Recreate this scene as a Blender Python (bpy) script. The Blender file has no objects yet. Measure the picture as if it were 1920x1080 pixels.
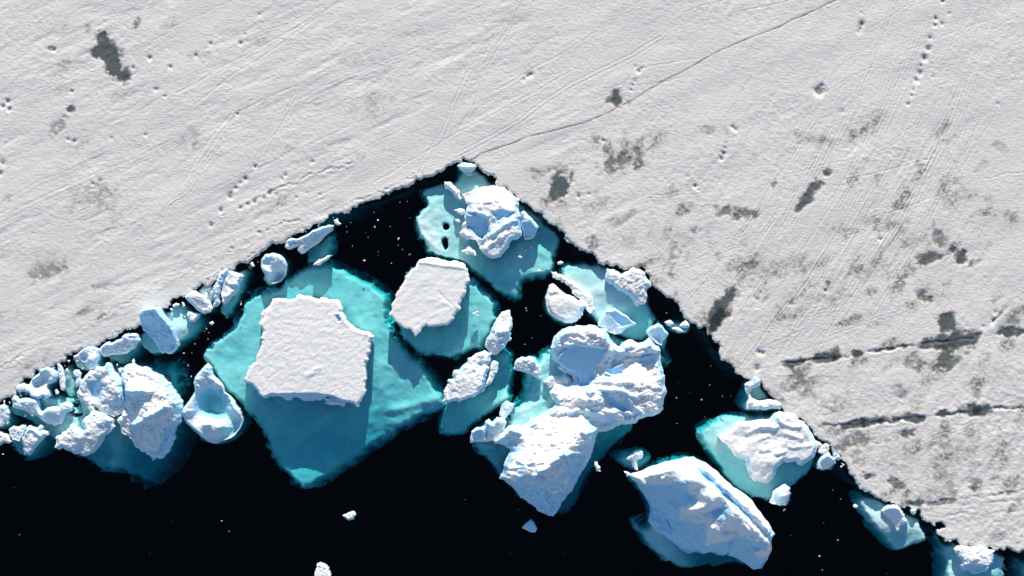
import bpy, math
import numpy as np

# ------------------------------------------------------------------ camera, sky, sun, exposure
scene = bpy.context.scene
COL = scene.collection
PX = 0.1            # metres on the water per pixel of the 1920 px wide plan
H = 400.0           # flying height of the camera in metres
cam_data = bpy.data.cameras.new('camera')
cam = bpy.data.objects.new('camera', cam_data)
COL.objects.link(cam)
cam.location = (0, 0, H)
cam_data.sensor_width = 36
cam_data.lens = 36 * H / 192.0
cam_data.clip_end = 9000
scene.camera = cam

SUN_EL, SUN_AZ = math.radians(23.5), math.radians(3)      # from the top of the picture, a touch to the right
world = bpy.data.worlds.new('World')
scene.world = world
world.use_nodes = True
wn = world.node_tree.nodes
sky = wn.new('ShaderNodeTexSky')
sky.sky_type = 'NISHITA'
sky.sun_disc = False
sky.sun_elevation = SUN_EL
sky.sun_rotation = SUN_AZ
sky.altitude = 100
sky.air_density = 1.0
sky.dust_density = 0.1
sky.ozone_density = 2.0
wn['Background'].inputs['Strength'].default_value = 0.11
world.node_tree.links.new(sky.outputs[0], wn['Background'].inputs['Color'])
sun_data = bpy.data.lights.new('sun', 'SUN')
sun_data.energy = 4.9
sun_data.angle = math.radians(0.5)
sun_data.color = (1.0, 0.90, 0.76)
sun = bpy.data.objects.new('sun', sun_data)
COL.objects.link(sun)
from mathutils import Vector
sd = Vector((math.sin(SUN_AZ) * math.cos(SUN_EL), math.cos(SUN_AZ) * math.cos(SUN_EL), math.sin(SUN_EL)))
sun.rotation_euler = sd.to_track_quat('Z', 'Y').to_euler()
sun.location = sd * 500
vs = scene.view_settings
vs.view_transform = 'Standard'
vs.look = 'None'
vs.gamma = 1
vs.use_curve_mapping = False
vs.exposure = 0.28
scene.cycles.transparent_max_bounces = 16
scene.cycles.max_bounces = 6
scene.cycles.diffuse_bounces = 3
scene.cycles.volume_bounces = 0

# ------------------------------------------------------------------ numpy noise
RS = np.random.RandomState(7)
LAT = RS.rand(4, 256, 256)
WJ = RS.rand(3, 128, 128)

def vnoise(x, y, k=0):
    xi = np.floor(x).astype(np.int64); yi = np.floor(y).astype(np.int64)
    fx = x - xi; fy = y - yi
    fx = fx * fx * fx * (fx * (fx * 6 - 15) + 10); fy = fy * fy * fy * (fy * (fy * 6 - 15) + 10)
    L = LAT[k % 4]
    a = L[xi & 255, yi & 255]; b = L[(xi + 1) & 255, yi & 255]
    c = L[xi & 255, (yi + 1) & 255]; d = L[(xi + 1) & 255, (yi + 1) & 255]
    return (a + (b - a) * fx + (c - a) * fy + (a - b - c + d) * fx * fy) * 2 - 1

def fbm(x, y, wl, octaves=4, gain=0.5, ang=0.0, stretch=1.0, k=0):
    a = math.radians(ang)
    u = (x * math.cos(a) - y * math.sin(a)) / stretch
    v = (x * math.sin(a) + y * math.cos(a))
    s = 0; g = 1.0; f = 1.0 / wl
    for o in range(octaves):
        c, t = math.cos(o * 1.3), math.sin(o * 1.3)
        if stretch == 1.0:
            s = s + g * vnoise((u * c - v * t) * f + 17.3 * o + k * 31, (u * t + v * c) * f + 5.1 * o, k + o)
        else:
            s = s + g * vnoise(u * f + 17.3 * o + k * 31, v * f + 5.1 * o, k + o)
        g *= gain; f *= 2.03
    return s

def worley(x, y, wl, k=0):
    u = x / wl; v = y / wl
    xi = np.floor(u).astype(np.int64); yi = np.floor(v).astype(np.int64)
    f1 = np.full(u.shape, 9.0); f2 = np.full(u.shape, 9.0); cid = np.zeros(u.shape)
    tx = np.zeros(u.shape); ty = np.zeros(u.shape)
    for i in (-1, 0, 1):
        for j in (-1, 0, 1):
            a = (xi + i + k * 13) & 127; b = (yi + j + k * 29) & 127
            cx = xi + i + WJ[0][a, b]; cy = yi + j + WJ[1][a, b]
            d = np.hypot(cx - u, cy - v)
            m = d < f1
            f2 = np.where(m, f1, np.minimum(f2, d))
            cid = np.where(m, WJ[2][a, b], cid)
            tx = np.where(m, u - cx, tx); ty = np.where(m, v - cy, ty)
            f1 = np.where(m, d, f1)
    # a tilted plate per cell with a groove between plates
    t1 = (cid * 7.13) % 1 - 0.5; t2 = (cid * 3.71) % 1 - 0.5
    return cid - 0.5 + 1.1 * (t1 * tx + t2 * ty) - 0.35 * np.exp(-((f2 - f1) / 0.09) ** 2)

def sstep(t):
    t = np.clip(t, 0, 1)
    return t * t * (3 - 2 * t)

# ------------------------------------------------------------------ outlines and distance to them (plan pixels)
def refine(pts, rough, seed, step=2.2, zdef=0.0, smooth=0):
    """subdivide a closed outline down to ~step px, with random offsets that shrink with length"""
    r = np.random.RandomState(seed)
    P = [(p[0], p[1], p[2] if len(p) > 2 else zdef) for p in pts]
    for _ in range(smooth):
        n = len(P)
        Q = []
        for i in range(n):
            a, b = P[i], P[(i + 1) % n]
            Q.append(tuple(a[j] * .75 + b[j] * .25 for j in range(3)))
            Q.append(tuple(a[j] * .25 + b[j] * .75 for j in range(3)))
        P = Q
    out = []
    def sub(a, b):
        dx, dy = b[0] - a[0], b[1] - a[1]
        L = math.hypot(dx, dy)
        if L <= step or L > 400:
            out.append(a); return
        t = 0.5 + r.uniform(-.1, .1)
        o = r.normal() * rough * min(L, 22)
        m = (a[0] + dx * t - dy / L * o, a[1] + dy * t + dx / L * o, (a[2] + b[2]) / 2)
        sub(a, m); sub(m, b)
    for i in range(len(P)):
        sub(P[i], P[(i + 1) % len(P)])
    return np.array(out)

def field(xs, ys, poly, R):
    """signed distance (inside > 0, clipped at R), nearest outline point and its height"""
    nx, ny = len(xs), len(ys)
    D = np.full((ny, nx), float(R)); NX = np.zeros((ny, nx)); NY = np.zeros((ny, nx)); NZ = np.zeros((ny, nx))
    A = poly; B = np.roll(poly, -1, axis=0)
    for a, b in zip(A, B):
        i0 = np.searchsorted(xs, min(a[0], b[0]) - R); i1 = np.searchsorted(xs, max(a[0], b[0]) + R)
        j0 = np.searchsorted(ys, min(a[1], b[1]) - R); j1 = np.searchsorted(ys, max(a[1], b[1]) + R)
        if i0 >= i1 or j0 >= j1: continue
        X = xs[None, i0:i1]; Y = ys[j0:j1, None]
        dx, dy = b[0] - a[0], b[1] - a[1]
        t = np.clip(((X - a[0]) * dx + (Y - a[1]) * dy) / (dx * dx + dy * dy + 1e-9), 0, 1)
        qx = a[0] + t * dx; qy = a[1] + t * dy
        d = np.hypot(X - qx, Y - qy)
        S = D[j0:j1, i0:i1]; m = d < S
        S[m] = d[m]
        NX[j0:j1, i0:i1][m] = qx[m]; NY[j0:j1, i0:i1][m] = qy[m]
        NZ[j0:j1, i0:i1][m] = (a[2] + t * (b[2] - a[2]))[m]
    ins = np.zeros((ny, nx), bool)
    for j, y in enumerate(ys):
        c = (A[:, 1] > y) != (B[:, 1] > y)
        if not c.any(): continue
        xc = np.sort(A[c, 0] + (y - A[c, 1]) / (B[c, 1] - A[c, 1]) * (B[c, 0] - A[c, 0]))
        ins[j] = (np.searchsorted(xc, xs) % 2) == 1
    return np.where(ins, D, -D), NX, NY, NZ

def rbf(ctrl, X, Y, c=6.0):
    P = np.array(ctrl, float)
    if len(P) == 1: return np.full(X.shape, P[0, 2])
    k = lambda r2: -np.sqrt(r2 + c * c)
    d2 = (P[:, None, 0] - P[None, :, 0]) ** 2 + (P[:, None, 1] - P[None, :, 1]) ** 2
    n = len(P)
    M = np.zeros((n + 1, n + 1)); M[:n, :n] = k(d2); M[n, :n] = 1; M[:n, n] = 1
    w = np.linalg.solve(M, np.append(P[:, 2], 0))
    Z = np.full(X.shape, w[n])
    for i in range(n):
        Z = Z + w[i] * k((X - P[i, 0]) ** 2 + (Y - P[i, 1]) ** 2)
    return Z

def seg_dist(X, Y, line):
    D = np.full(X.shape, 1e9)
    for (ax, ay), (bx, by) in zip(line[:-1], line[1:]):
        dx, dy = bx - ax, by - ay
        t = np.clip(((X - ax) * dx + (Y - ay) * dy) / (dx * dx + dy * dy + 1e-9), 0, 1)
        D = np.minimum(D, np.hypot(X - ax - t * dx, Y - ay - t * dy))
    return D

# ------------------------------------------------------------------ mesh from a height field clipped by an outline
def grid_mesh(name, xs, ys, D, NX, NY, Z, mats, origin=(0, 0), zref=0.0, bottom=-1.0, attrs=None, parent=None, R=1e9, taper=1.0):
    ny, nx = D.shape
    ins = D > 0
    k = ins[:-1, :-1].astype(np.int8) + ins[1:, :-1] + ins[:-1, 1:] + ins[1:, 1:]
    far = (D <= -R + 1e-6)
    bad = far[:-1, :-1] | far[1:, :-1] | far[:-1, 1:] | far[1:, 1:]
    keep = (k >= 1) & ~bad
    X = np.broadcast_to(xs[None, :], D.shape).copy(); Y = np.broadcast_to(ys[:, None], D.shape).copy()
    snap = ~ins & ~far
    X[snap] = NX[snap]; Y[snap] = NY[snap]
    idx = np.arange(nx * ny).reshape(ny, nx)
    q = np.stack([idx[:-1, :-1][keep], idx[1:, :-1][keep], idx[1:, 1:][keep], idx[:-1, 1:][keep]], 1)
    used = np.unique(q)
    remap = np.full(nx * ny, -1, np.int64); remap[used] = np.arange(len(used))
    q = remap[q]
    s = PX * (1 - zref / H)
    V = np.stack([(X.ravel()[used] - 960) * s - origin[0], (540 - Y.ravel()[used]) * s - origin[1], Z.ravel()[used]], 1)
    n = len(used)
    e = np.concatenate([q[:, [0, 1]], q[:, [1, 2]], q[:, [2, 3]], q[:, [3, 0]]])
    key = np.sort(e, 1); key = key[:, 0] * n + key[:, 1]
    _, inv, cnt = np.unique(key, return_inverse=True, return_counts=True)
    be = e[cnt[inv] == 1]
    bv = np.unique(be); bmap = np.full(n, -1, np.int64); bmap[bv] = n + np.arange(len(bv))
    VB = V[bv].copy(); VB[:, 2] = np.minimum(bottom, VB[:, 2] - 0.3)
    if taper != 1.0: VB[:, :2] *= taper
    V = np.concatenate([V, VB])
    sk = np.stack([be[:, 1], be[:, 0], bmap[be[:, 0]], bmap[be[:, 1]]], 1)
    F = np.concatenate([q, sk])
    me = bpy.data.meshes.new(name)
    me.vertices.add(len(V)); me.vertices.foreach_set('co', V.astype(np.float32).ravel())
    me.loops.add(F.size); me.loops.foreach_set('vertex_index', F.astype(np.int32).ravel())
    me.polygons.add(len(F))
    me.polygons.foreach_set('loop_start', np.arange(0, F.size, 4, dtype=np.int32))
    me.polygons.foreach_set('loop_total', np.full(len(F), 4, np.int32))
    me.polygons.foreach_set('use_smooth', np.ones(len(F), bool))
    me.update(calc_edges=True)
    for an, av in (attrs or {}).items():
        at = me.attributes.new(an, 'FLOAT', 'POINT')
        a = av.ravel()[used]
        at.data.foreach_set('value', np.concatenate([a, a[bv]]).astype(np.float32))
    me.materials.append(mats)
    o = bpy.data.objects.new(name, me)
    COL.objects.link(o)
    if parent: o.parent = parent
    return o

# ------------------------------------------------------------------ materials
def nodes(name):
    m = bpy.data.materials.new(name); m.use_nodes = True
    return m, m.node_tree.nodes, m.node_tree.links, m.node_tree.nodes['Principled BSDF']

def tex(N, L, kind, scale, detail=6, rough=0.6, rot=0.0, stretch=(1, 1, 1)):
    tc = N.new('ShaderNodeNewGeometry'); mp = N.new('ShaderNodeMapping')
    mp.inputs['Rotation'].default_value = (0, 0, math.radians(rot)); mp.inputs['Scale'].default_value = stretch
    L.new(tc.outputs['Position'], mp.inputs['Vector'])
    t = N.new('ShaderNodeTexNoise' if kind == 'noise' else 'ShaderNodeTexVoronoi')
    t.inputs['Scale'].default_value = scale
    if kind == 'noise':
        t.inputs['Detail'].default_value = detail; t.inputs['Roughness'].default_value = rough
    L.new(mp.outputs[0], t.inputs['Vector'])
    return t

def ramp(N, L, src, stops):
    r = N.new('ShaderNodeValToRGB')
    while len(r.color_ramp.elements) < len(stops): r.color_ramp.elements.new(0.5)
    for e, (p, c) in zip(r.color_ramp.elements, stops):
        e.position = p; e.color = (c, c, c, 1) if not isinstance(c, tuple) else c + (1,)
    L.new(src, r.inputs['Fac'])
    return r

def mix(N, L, fac, a, b, mode='MIX'):
    m = N.new('ShaderNodeMix'); m.data_type = 'RGBA'; m.blend_type = mode
    for sock, v in ((m.inputs[0], fac), (m.inputs[6], a), (m.inputs[7], b)):
        if isinstance(v, (int, float)): sock.default_value = v
        elif isinstance(v, tuple): sock.default_value = v + (1,)
        else: L.new(v, sock)
    return m.outputs[2]

def bump(N, L, src, dist, strength=1.0, chain=None):
    b = N.new('ShaderNodeBump'); b.inputs['Distance'].default_value = dist; b.inputs['Strength'].default_value = strength
    L.new(src, b.inputs['Height'])
    if chain is not None: L.new(chain, b.inputs['Normal'])
    return b.outputs[0]

def attr(N, name):
    a = N.new('ShaderNodeAttribute'); a.attribute_name = name
    return a.outputs['Fac']

def snow_sheet_material():
    m, N, L, P = nodes('wind_packed_snow')
    big = tex(N, L, 'noise', 0.06, 5); mid = tex(N, L, 'noise', 0.9, 6)
    fine = tex(N, L, 'noise', 2.6, 5, 0.7, 28, (0.5, 1, 1))
    c = mix(N, L, ramp(N, L, big.outputs[0], [(0.35, 0.0), (0.7, 1.0)]).outputs[0], (0.75, 0.72, 0.69), (0.69, 0.67, 0.65))
    c = mix(N, L, ramp(N, L, mid.outputs[0], [(0.45, 0.0), (0.75, 0.5)]).outputs[0], c, (0.61, 0.59, 0.57))
    stk = tex(N, L, 'noise', 0.5, 6, 0.65, 28, (0.16, 1, 1))
    c = mix(N, L, ramp(N, L, stk.outputs[0], [(0.42, 0.0), (0.68, 0.55)]).outputs[0], c, (0.80, 0.77, 0.73))
    dst = tex(N, L, 'noise', 3.2, 5, 0.75)
    c = mix(N, L, ramp(N, L, dst.outputs[0], [(0.60, 0.0), (0.72, 0.7)]).outputs[0], c, (0.50, 0.48, 0.47))
    wn_ = tex(N, L, 'noise', 0.55, 5, 0.7)
    wsp = tex(N, L, 'noise', 1.6, 5, 0.75)
    am = N.new('ShaderNodeMath'); am.operation = 'MULTIPLY_ADD'
    L.new(wn_.outputs[0], am.inputs[0]); am.inputs[1].default_value = 0.9; am.inputs[2].default_value = -0.5
    ad = N.new('ShaderNodeMath'); ad.operation = 'ADD'; L.new(am.outputs[0], ad.inputs[0]); L.new(attr(N, 'melt'), ad.inputs[1])
    sc = ramp(N, L, ad.outputs[0], [(0.15, (0.33, 0.32, 0.29)), (0.55, (0.16, 0.165, 0.15)), (1.0, (0.06, 0.085, 0.09))]).outputs[0]
    c = mix(N, L, attr(N, 'dirt'), c, (0.20, 0.18, 0.155))
    c = mix(N, L, ramp(N, L, mix(N, L, 0.30, attr(N, 'melt'), wsp.outputs[0], 'LINEAR_LIGHT'), [(0.12, 0.0), (0.95, 0.95)]).outputs[0], c, sc)
    c = mix(N, L, attr(N, 'deep'), c, (0.010, 0.014, 0.02))
    L.new(c, P.inputs['Base Color'])
    P.inputs['Roughness'].default_value = 0.8
    P.inputs['Specular IOR Level'].default_value = 0.15
    L.new(bump(N, L, fine.outputs[0], 0.12), P.inputs['Normal'])
    return m

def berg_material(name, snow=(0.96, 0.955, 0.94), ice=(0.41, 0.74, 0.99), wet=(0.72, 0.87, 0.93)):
    m, N, L, P = nodes(name)
    n1 = tex(N, L, 'noise', 1.3, 7, 0.65); n2 = tex(N, L, 'noise', 4.5, 4, 0.7)
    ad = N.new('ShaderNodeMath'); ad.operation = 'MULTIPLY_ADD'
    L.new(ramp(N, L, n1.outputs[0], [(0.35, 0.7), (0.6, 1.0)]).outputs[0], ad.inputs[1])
    L.new(attr(N, 'bare_shade'), ad.inputs[0]); ad.inputs[2].default_value = 0.0; ad.use_clamp = True
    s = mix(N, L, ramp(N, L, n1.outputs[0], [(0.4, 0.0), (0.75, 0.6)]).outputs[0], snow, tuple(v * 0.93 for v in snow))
    c = mix(N, L, ad.outputs[0], s, ice)  # ice blue, deepened to carry the blue of shaded faces too
    c = mix(N, L, attr(N, 'wet'), c, wet)
    L.new(c, P.inputs['Base Color'])
    P.inputs['Roughness'].default_value = 0.55
    P.inputs['Subsurface Weight'].default_value = 0.25
    P.inputs['Subsurface Radius'].default_value = (0.3, 0.7, 1.0)
    P.inputs['Subsurface Scale'].default_value = 0.35
    P.inputs['Specular IOR Level'].default_value = 0.25
    b = bump(N, L, n1.outputs[0], 0.08, 0.8)
    L.new(bump(N, L, n2.outputs[0], 0.06, 0.8, b), P.inputs['Normal'])
    return m

def foot_material():
    m, N, L, P = nodes('submerged_ice')
    n1 = tex(N, L, 'noise', 0.22, 8, 0.66); n2 = tex(N, L, 'noise', 1.4, 5, 0.65); sp = tex(N, L, 'voronoi', 0.33)
    c = mix(N, L, ramp(N, L, n1.outputs[0], [(0.36, 0.0), (0.62, 1.0)]).outputs[0], (0.97, 0.98, 0.94), (0.64, 0.80, 0.84))
    c = mix(N, L, ramp(N, L, n2.outputs[0], [(0.5, 0.0), (0.8, 0.5)]).outputs[0], c, (0.62, 0.75, 0.76))
    c = mix(N, L, ramp(N, L, sp.outputs['Distance'], [(0.018, 0.7), (0.035, 0.0)]).outputs[0], c, (0.10, 0.14, 0.16))
    L.new(c, P.inputs['Base Color'])
    P.inputs['Roughness'].default_value = 0.9
    P.inputs['Specular IOR Level'].default_value = 0.0
    L.new(bump(N, L, n2.outputs[0], 0.12, 0.5), P.inputs['Normal'])
    return m

def water_material():
    m = bpy.data.materials.new('sea_water'); m.use_nodes = True
    N = m.node_tree.nodes; L = m.node_tree.links; N.clear()
    out = N.new('ShaderNodeOutputMaterial'); tr = N.new('ShaderNodeBsdfTransparent'); gl = N.new('ShaderNodeBsdfGlossy')
    gl.inputs['Roughness'].default_value = 0.06
    lw = N.new('ShaderNodeLayerWeight'); lw.inputs['Blend'].default_value = 0.5
    pw = N.new('ShaderNodeMath'); pw.operation = 'POWER'; L.new(lw.outputs['Facing'], pw.inputs[0]); pw.inputs[1].default_value = 5
    ma = N.new('ShaderNodeMath'); ma.operation = 'MULTIPLY_ADD'; L.new(pw.outputs[0], ma.inputs[0]); ma.inputs[1].default_value = 0.98; ma.inputs[2].default_value = 0.02
    mx = N.new('ShaderNodeMixShader'); L.new(ma.outputs[0], mx.inputs[0]); L.new(tr.outputs[0], mx.inputs[1]); L.new(gl.outputs[0], mx.inputs[2])
    w = tex(N, L, 'noise', 0.8, 4, 0.6)
    L.new(bump(N, L, w.outputs[0], 0.02), gl.inputs['Normal'])
    L.new(mx.outputs[0], out.inputs['Surface'])
    va = N.new('ShaderNodeVolumeAbsorption')
    # absorption per metre = (1 - colour) * density
    sr, sg, sb = ABS
    dmax = max(ABS) * 1.0001
    va.inputs['Color'].default_value = (1 - sr / dmax, 1 - sg / dmax, 1 - sb / dmax, 1)
    va.inputs['Density'].default_value = dmax
    L.new(va.outputs[0], out.inputs['Volume'])
    return m

ABS = (0.21, 0.045, 0.037)
M_SHEET = snow_sheet_material()
M_BERG = berg_material('berg_snow_and_ice')
M_FLOE = berg_material('floe_snow', (0.90, 0.885, 0.87), (0.42, 0.70, 0.96))
M_CLEAR = berg_material('clear_pale_ice', (0.82, 0.90, 0.94), (0.41, 0.74, 0.99))
M_FOOT = foot_material()
M_WATER = water_material()

# ------------------------------------------------------------------ ice builders
def centre(pts):
    a = np.array([(p[0], p[1]) for p in pts], float)
    return (a[:, 0].min() + a[:, 0].max()) / 2, (a[:, 1].min() + a[:, 1].max()) / 2

class Thing:
    def __init__(self, name, label, cat, pts, group=None):
        cx, cy = centre(pts)
        self.org = ((cx - 960) * PX, (540 - cy) * PX)
        self.o = bpy.data.objects.new(name, None); COL.objects.link(self.o)
        self.o.empty_display_size = 1
        self.o.location = (self.org[0], self.org[1], 0)
        self.o['label'] = label; self.o['category'] = cat
        if group: self.o['group'] = group

SEED = [100]
def cap(name, t, pts, ctrl=None, edge=0.6, bevel=8, rough=0.12, rub=0.17, rubwl=7, ridges=(), facets=(), mat=None, jag=0.11,
        step=1.3, smooth=0, wl=14, ang=20, stretch=1.0, label=None, seed=None, pits=(), steep=0.5, power=1.0, hs=1.0, bare_shade_polys=()):
    """ice above the water: outline pts (x, y[, height of the edge]), control heights, ridges, flat facets, rubble"""
    SEED[0] += 1; sd_ = seed or SEED[0]
    poly = refine(pts, jag, sd_, zdef=edge, smooth=smooth)
    xs = np.arange(poly[:, 0].min() - 2, poly[:, 0].max() + 3, step); ys = np.arange(poly[:, 1].min() - 2, poly[:, 1].max() + 3, step)
    R = max(bevel + 3, 12)
    D, NX, NY, NZ = field(xs, ys, poly, R)
    X, Y = np.meshgrid(xs, ys)
    zc = rbf(ctrl, X, Y) if ctrl else np.full(X.shape, edge)
    zc = np.where(zc > 0, zc * hs, zc)
    Dp = np.maximum(D, 0)
    e = sstep(Dp / bevel) ** power
    zb = np.where(np.abs(D) < R, NZ, edge)
    Z = zb + (zc - zb) * e
    bare_shade = np.zeros(X.shape)
    for line, h, w in ridges:
        d = seg_dist(X + 1.5 * fbm(X, Y, 9, 2, k=1), Y + 1.5 * fbm(X, Y, 9, 2, k=2), line)
        Z = Z + hs * h * np.exp(-(d / w) ** 2) * sstep(Dp / 3)
    amp = sstep(Dp / 4)
    if rub:
        Z = Z + rub * amp * worley(X + 2.0 * fbm(X, Y, 12, 2, k=3), Y + 2.0 * fbm(X, Y, 12, 2), rubwl, sd_) * (0.65 + 0.5 * vnoise(X / 31, Y / 31, 1))
        Z = Z + rub * 0.5 * amp * worley(X, Y, rubwl * 0.45, sd_ + 5)
    Z = Z + rough * amp * fbm(X, Y, wl, 4, 0.52, ang, stretch, sd_ % 4)
    for poly_f, z0, xr, yr, sx, sy in facets:
        fp = np.array([(p[0], p[1], 0) for p in poly_f], float)
        fd = field(xs, ys, fp, 6)[0]
        m = sstep((fd + 0.8 + 1.3 * fbm(X, Y, 14, 3, .6, k=1)) / 2.8)
        Z = Z * (1 - m) + m * (z0 * hs + sx * (X - xr) + sy * (Y - yr) + 0.02 * fbm(X, Y, 7, 3))
        bare_shade = np.maximum(bare_shade, m)
    for (px, py, r, dep) in pits:
        Z = Z - dep * np.exp(-(np.hypot(X - px, Y - py) / r) ** 2)
    gy, gx = np.gradient(Z, step * PX)
    sl = np.hypot(gx, gy)
    # box blur the slope: steep ground keeps no snow
    k = 2
    sm = sl.copy()
    for ax in (0, 1):
        sm = sum(np.roll(sm, i, ax) for i in range(-k, k + 1)) / (2 * k + 1)
    bare_shade = np.maximum(bare_shade, sstep((sm - steep) / 0.55) * 0.9)
    for pb in bare_shade_polys:  # hand-drawn patches: blue ice colour with the faces' shade painted in
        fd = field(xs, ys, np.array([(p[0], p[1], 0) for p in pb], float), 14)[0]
        bare_shade = np.maximum(bare_shade, sstep((fd + 5 * fbm(X, Y, 13, 5, .65, k=2) + 2) / 5) * .95)
    wet = np.where(Z < 0.05, 1.0, 0.0) * 0.6
    ob = grid_mesh(name, xs, ys, D, NX, NY, Z, mat or M_BERG, t.org, edge, -1.6 if np.ptp(poly[:, 0]) > 24 else -0.4, {'bare_shade': bare_shade, 'wet': wet}, t.o)
    if label: ob['label'] = label
    return ob

def foot(t, pts, depth=-2.5, ctrl=None, w=14, drop=9.0, jag=0.04, step=2.6, holes=(), rough=0.35, smooth=1, name='submerged_foot', mat=None, steps=()):
    """the part of the ice under water: depth from control points, rounding away into the deep at its rim"""
    w = w * 1.4
    SEED[0] += 1
    poly = refine(pts, jag, SEED[0], step=3.0, zdef=0, smooth=smooth)
    xs = np.arange(poly[:, 0].min() - 3, poly[:, 0].max() + 5, step); ys = np.arange(poly[:, 1].min() - 3, poly[:, 1].max() + 5, step)
    D, NX, NY, NZ = field(xs, ys, poly, w + 6)
    X, Y = np.meshgrid(xs, ys)
    zc = rbf(ctrl, X, Y, 12) if ctrl else np.full(X.shape, float(depth))
    Dq = np.clip(D, 0, w + 6)
    dd = Dq + 0.38 * w * fbm(X, Y, 15, 4, .6) * (1 - Dq / (w + 6))
    Z = zc + rough * fbm(X, Y, 30, 5, 0.5, k=SEED[0] % 4) - drop * 1.7 * (1 - np.clip(dd / w, 0, 1)) ** 2.2
    for line, h, ww in steps:
        Z = Z + h * np.exp(-(seg_dist(X, Y, line) / ww) ** 2)
    for (hx, hy, rx, ry) in holes:
        q = np.hypot((X - hx) / rx, (Y - hy) / ry) + 0.25 * fbm(X, Y, 8, 2)
        Z = Z - 16 * sstep((1.25 - q) / 0.5)
    Z = np.minimum(Z, -0.12)
    zr = float(np.mean(Z[D > 0])) if (D > 0).any() else -2
    return grid_mesh(name, xs, ys, D, NX, NY, Z, mat or M_FOOT, t.org, max(zr, -4), -18, None, t.o, taper=0.6)

# ================================================================== THE SETTING
# ---- water: one closed body, clear and strongly absorbing
def build_water():
    S, Bt = 3000.0, -70.0
    v = [(x, y, z) for z in (Bt, 0.0) for x, y in ((-S, -S), (S, -S), (S, S), (-S, S))]
    f = [(0, 3, 2, 1), (4, 5, 6, 7), (0, 1, 5, 4), (1, 2, 6, 5), (2, 3, 7, 6), (3, 0, 4, 7)]
    me = bpy.data.meshes.new('sea_water'); me.from_pydata(v, [], f); me.materials.append(M_WATER)
    o = bpy.data.objects.new('sea_water', me); COL.objects.link(o); o['kind'] = 'structure'
build_water()

# ---- the snow covered sea ice with its broken edge
EDGE = [(-60, 790), (0, 750), (14, 743), (28, 729), (37, 718), (50, 708), (65, 695), (80, 690), (100, 687), (112, 680), (122, 668),
        (140, 661), (153, 653), (167, 648), (192, 640), (202, 635), (213, 634), (228, 623), (244, 619), (257, 612), (266, 604),
        (268, 590), (302, 577), (319, 569), (332, 559), (347, 555), (363, 542), (377, 531), (397, 533), (406, 520), (417, 505),
        (432, 506), (441, 498), (454, 493), (470, 489), (477, 480), (490, 471), (503, 461), (523, 456), (537, 447), (552, 437),
        (579, 430), (597, 418), (614, 404), (640, 398), (670, 384), (700, 374), (730, 364), (759, 353), (780, 336), (810, 331),
        (819, 325), (839, 311), (857, 304), (878, 302), (896, 310), (907, 324), (928, 343), (946, 349), (967, 366), (975, 376),
        (996, 387), (1011, 398), (1029, 419), (1049, 433), (1059, 443), (1076, 458), (1085, 469), (1106, 474), (1121, 487),
        (1144, 499), (1170, 506), (1200, 500), (1222, 530), (1233, 541), (1245, 552), (1263, 560), (1273, 574), (1276, 584),
        (1292, 602), (1310, 617), (1328, 629), (1333, 627), (1340, 640), (1348, 660), (1373, 683), (1399, 710), (1425, 714), (1447, 744),
        (1467, 757), (1472, 772), (1506, 787), (1528, 812), (1543, 827), (1559, 836), (1572, 852), (1587, 867), (1593, 883),
        (1606, 901), (1621, 922), (1639, 929), (1660, 941), (1681, 947), (1692, 951), (1702, 947), (1712, 958), (1722, 954), (1727, 966), (1731, 976),
        (1748, 983), (1755, 986), (1752, 978), (1768, 980), (1774, 988), (1758, 993), (1764, 1004), (1772, 1016), (1785, 1012), (1800, 1023), (1816, 1020), (1831, 1024),
        (1862, 1029), (1883, 1033), (1896, 1029), (1920, 1032), (1960, 1046), (2060, 1080)]
FARR = [(2600, 1300), (4200, 2300), (12100, 5600), (12100, -9000), (-12100, -9000), (-12100, 5200), (-4000, 2200), (-900, 1160), (-300, 930)]

def tilt_ellipse(X, Y, cx, cy, rx, ry, ang):
    a = math.radians(ang)
    u = (X - cx) * math.cos(a) - (Y - cy) * math.sin(a); v = (X - cx) * math.sin(a) + (Y - cy) * math.cos(a)
    return np.hypot(u / rx, v / ry)

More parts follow.
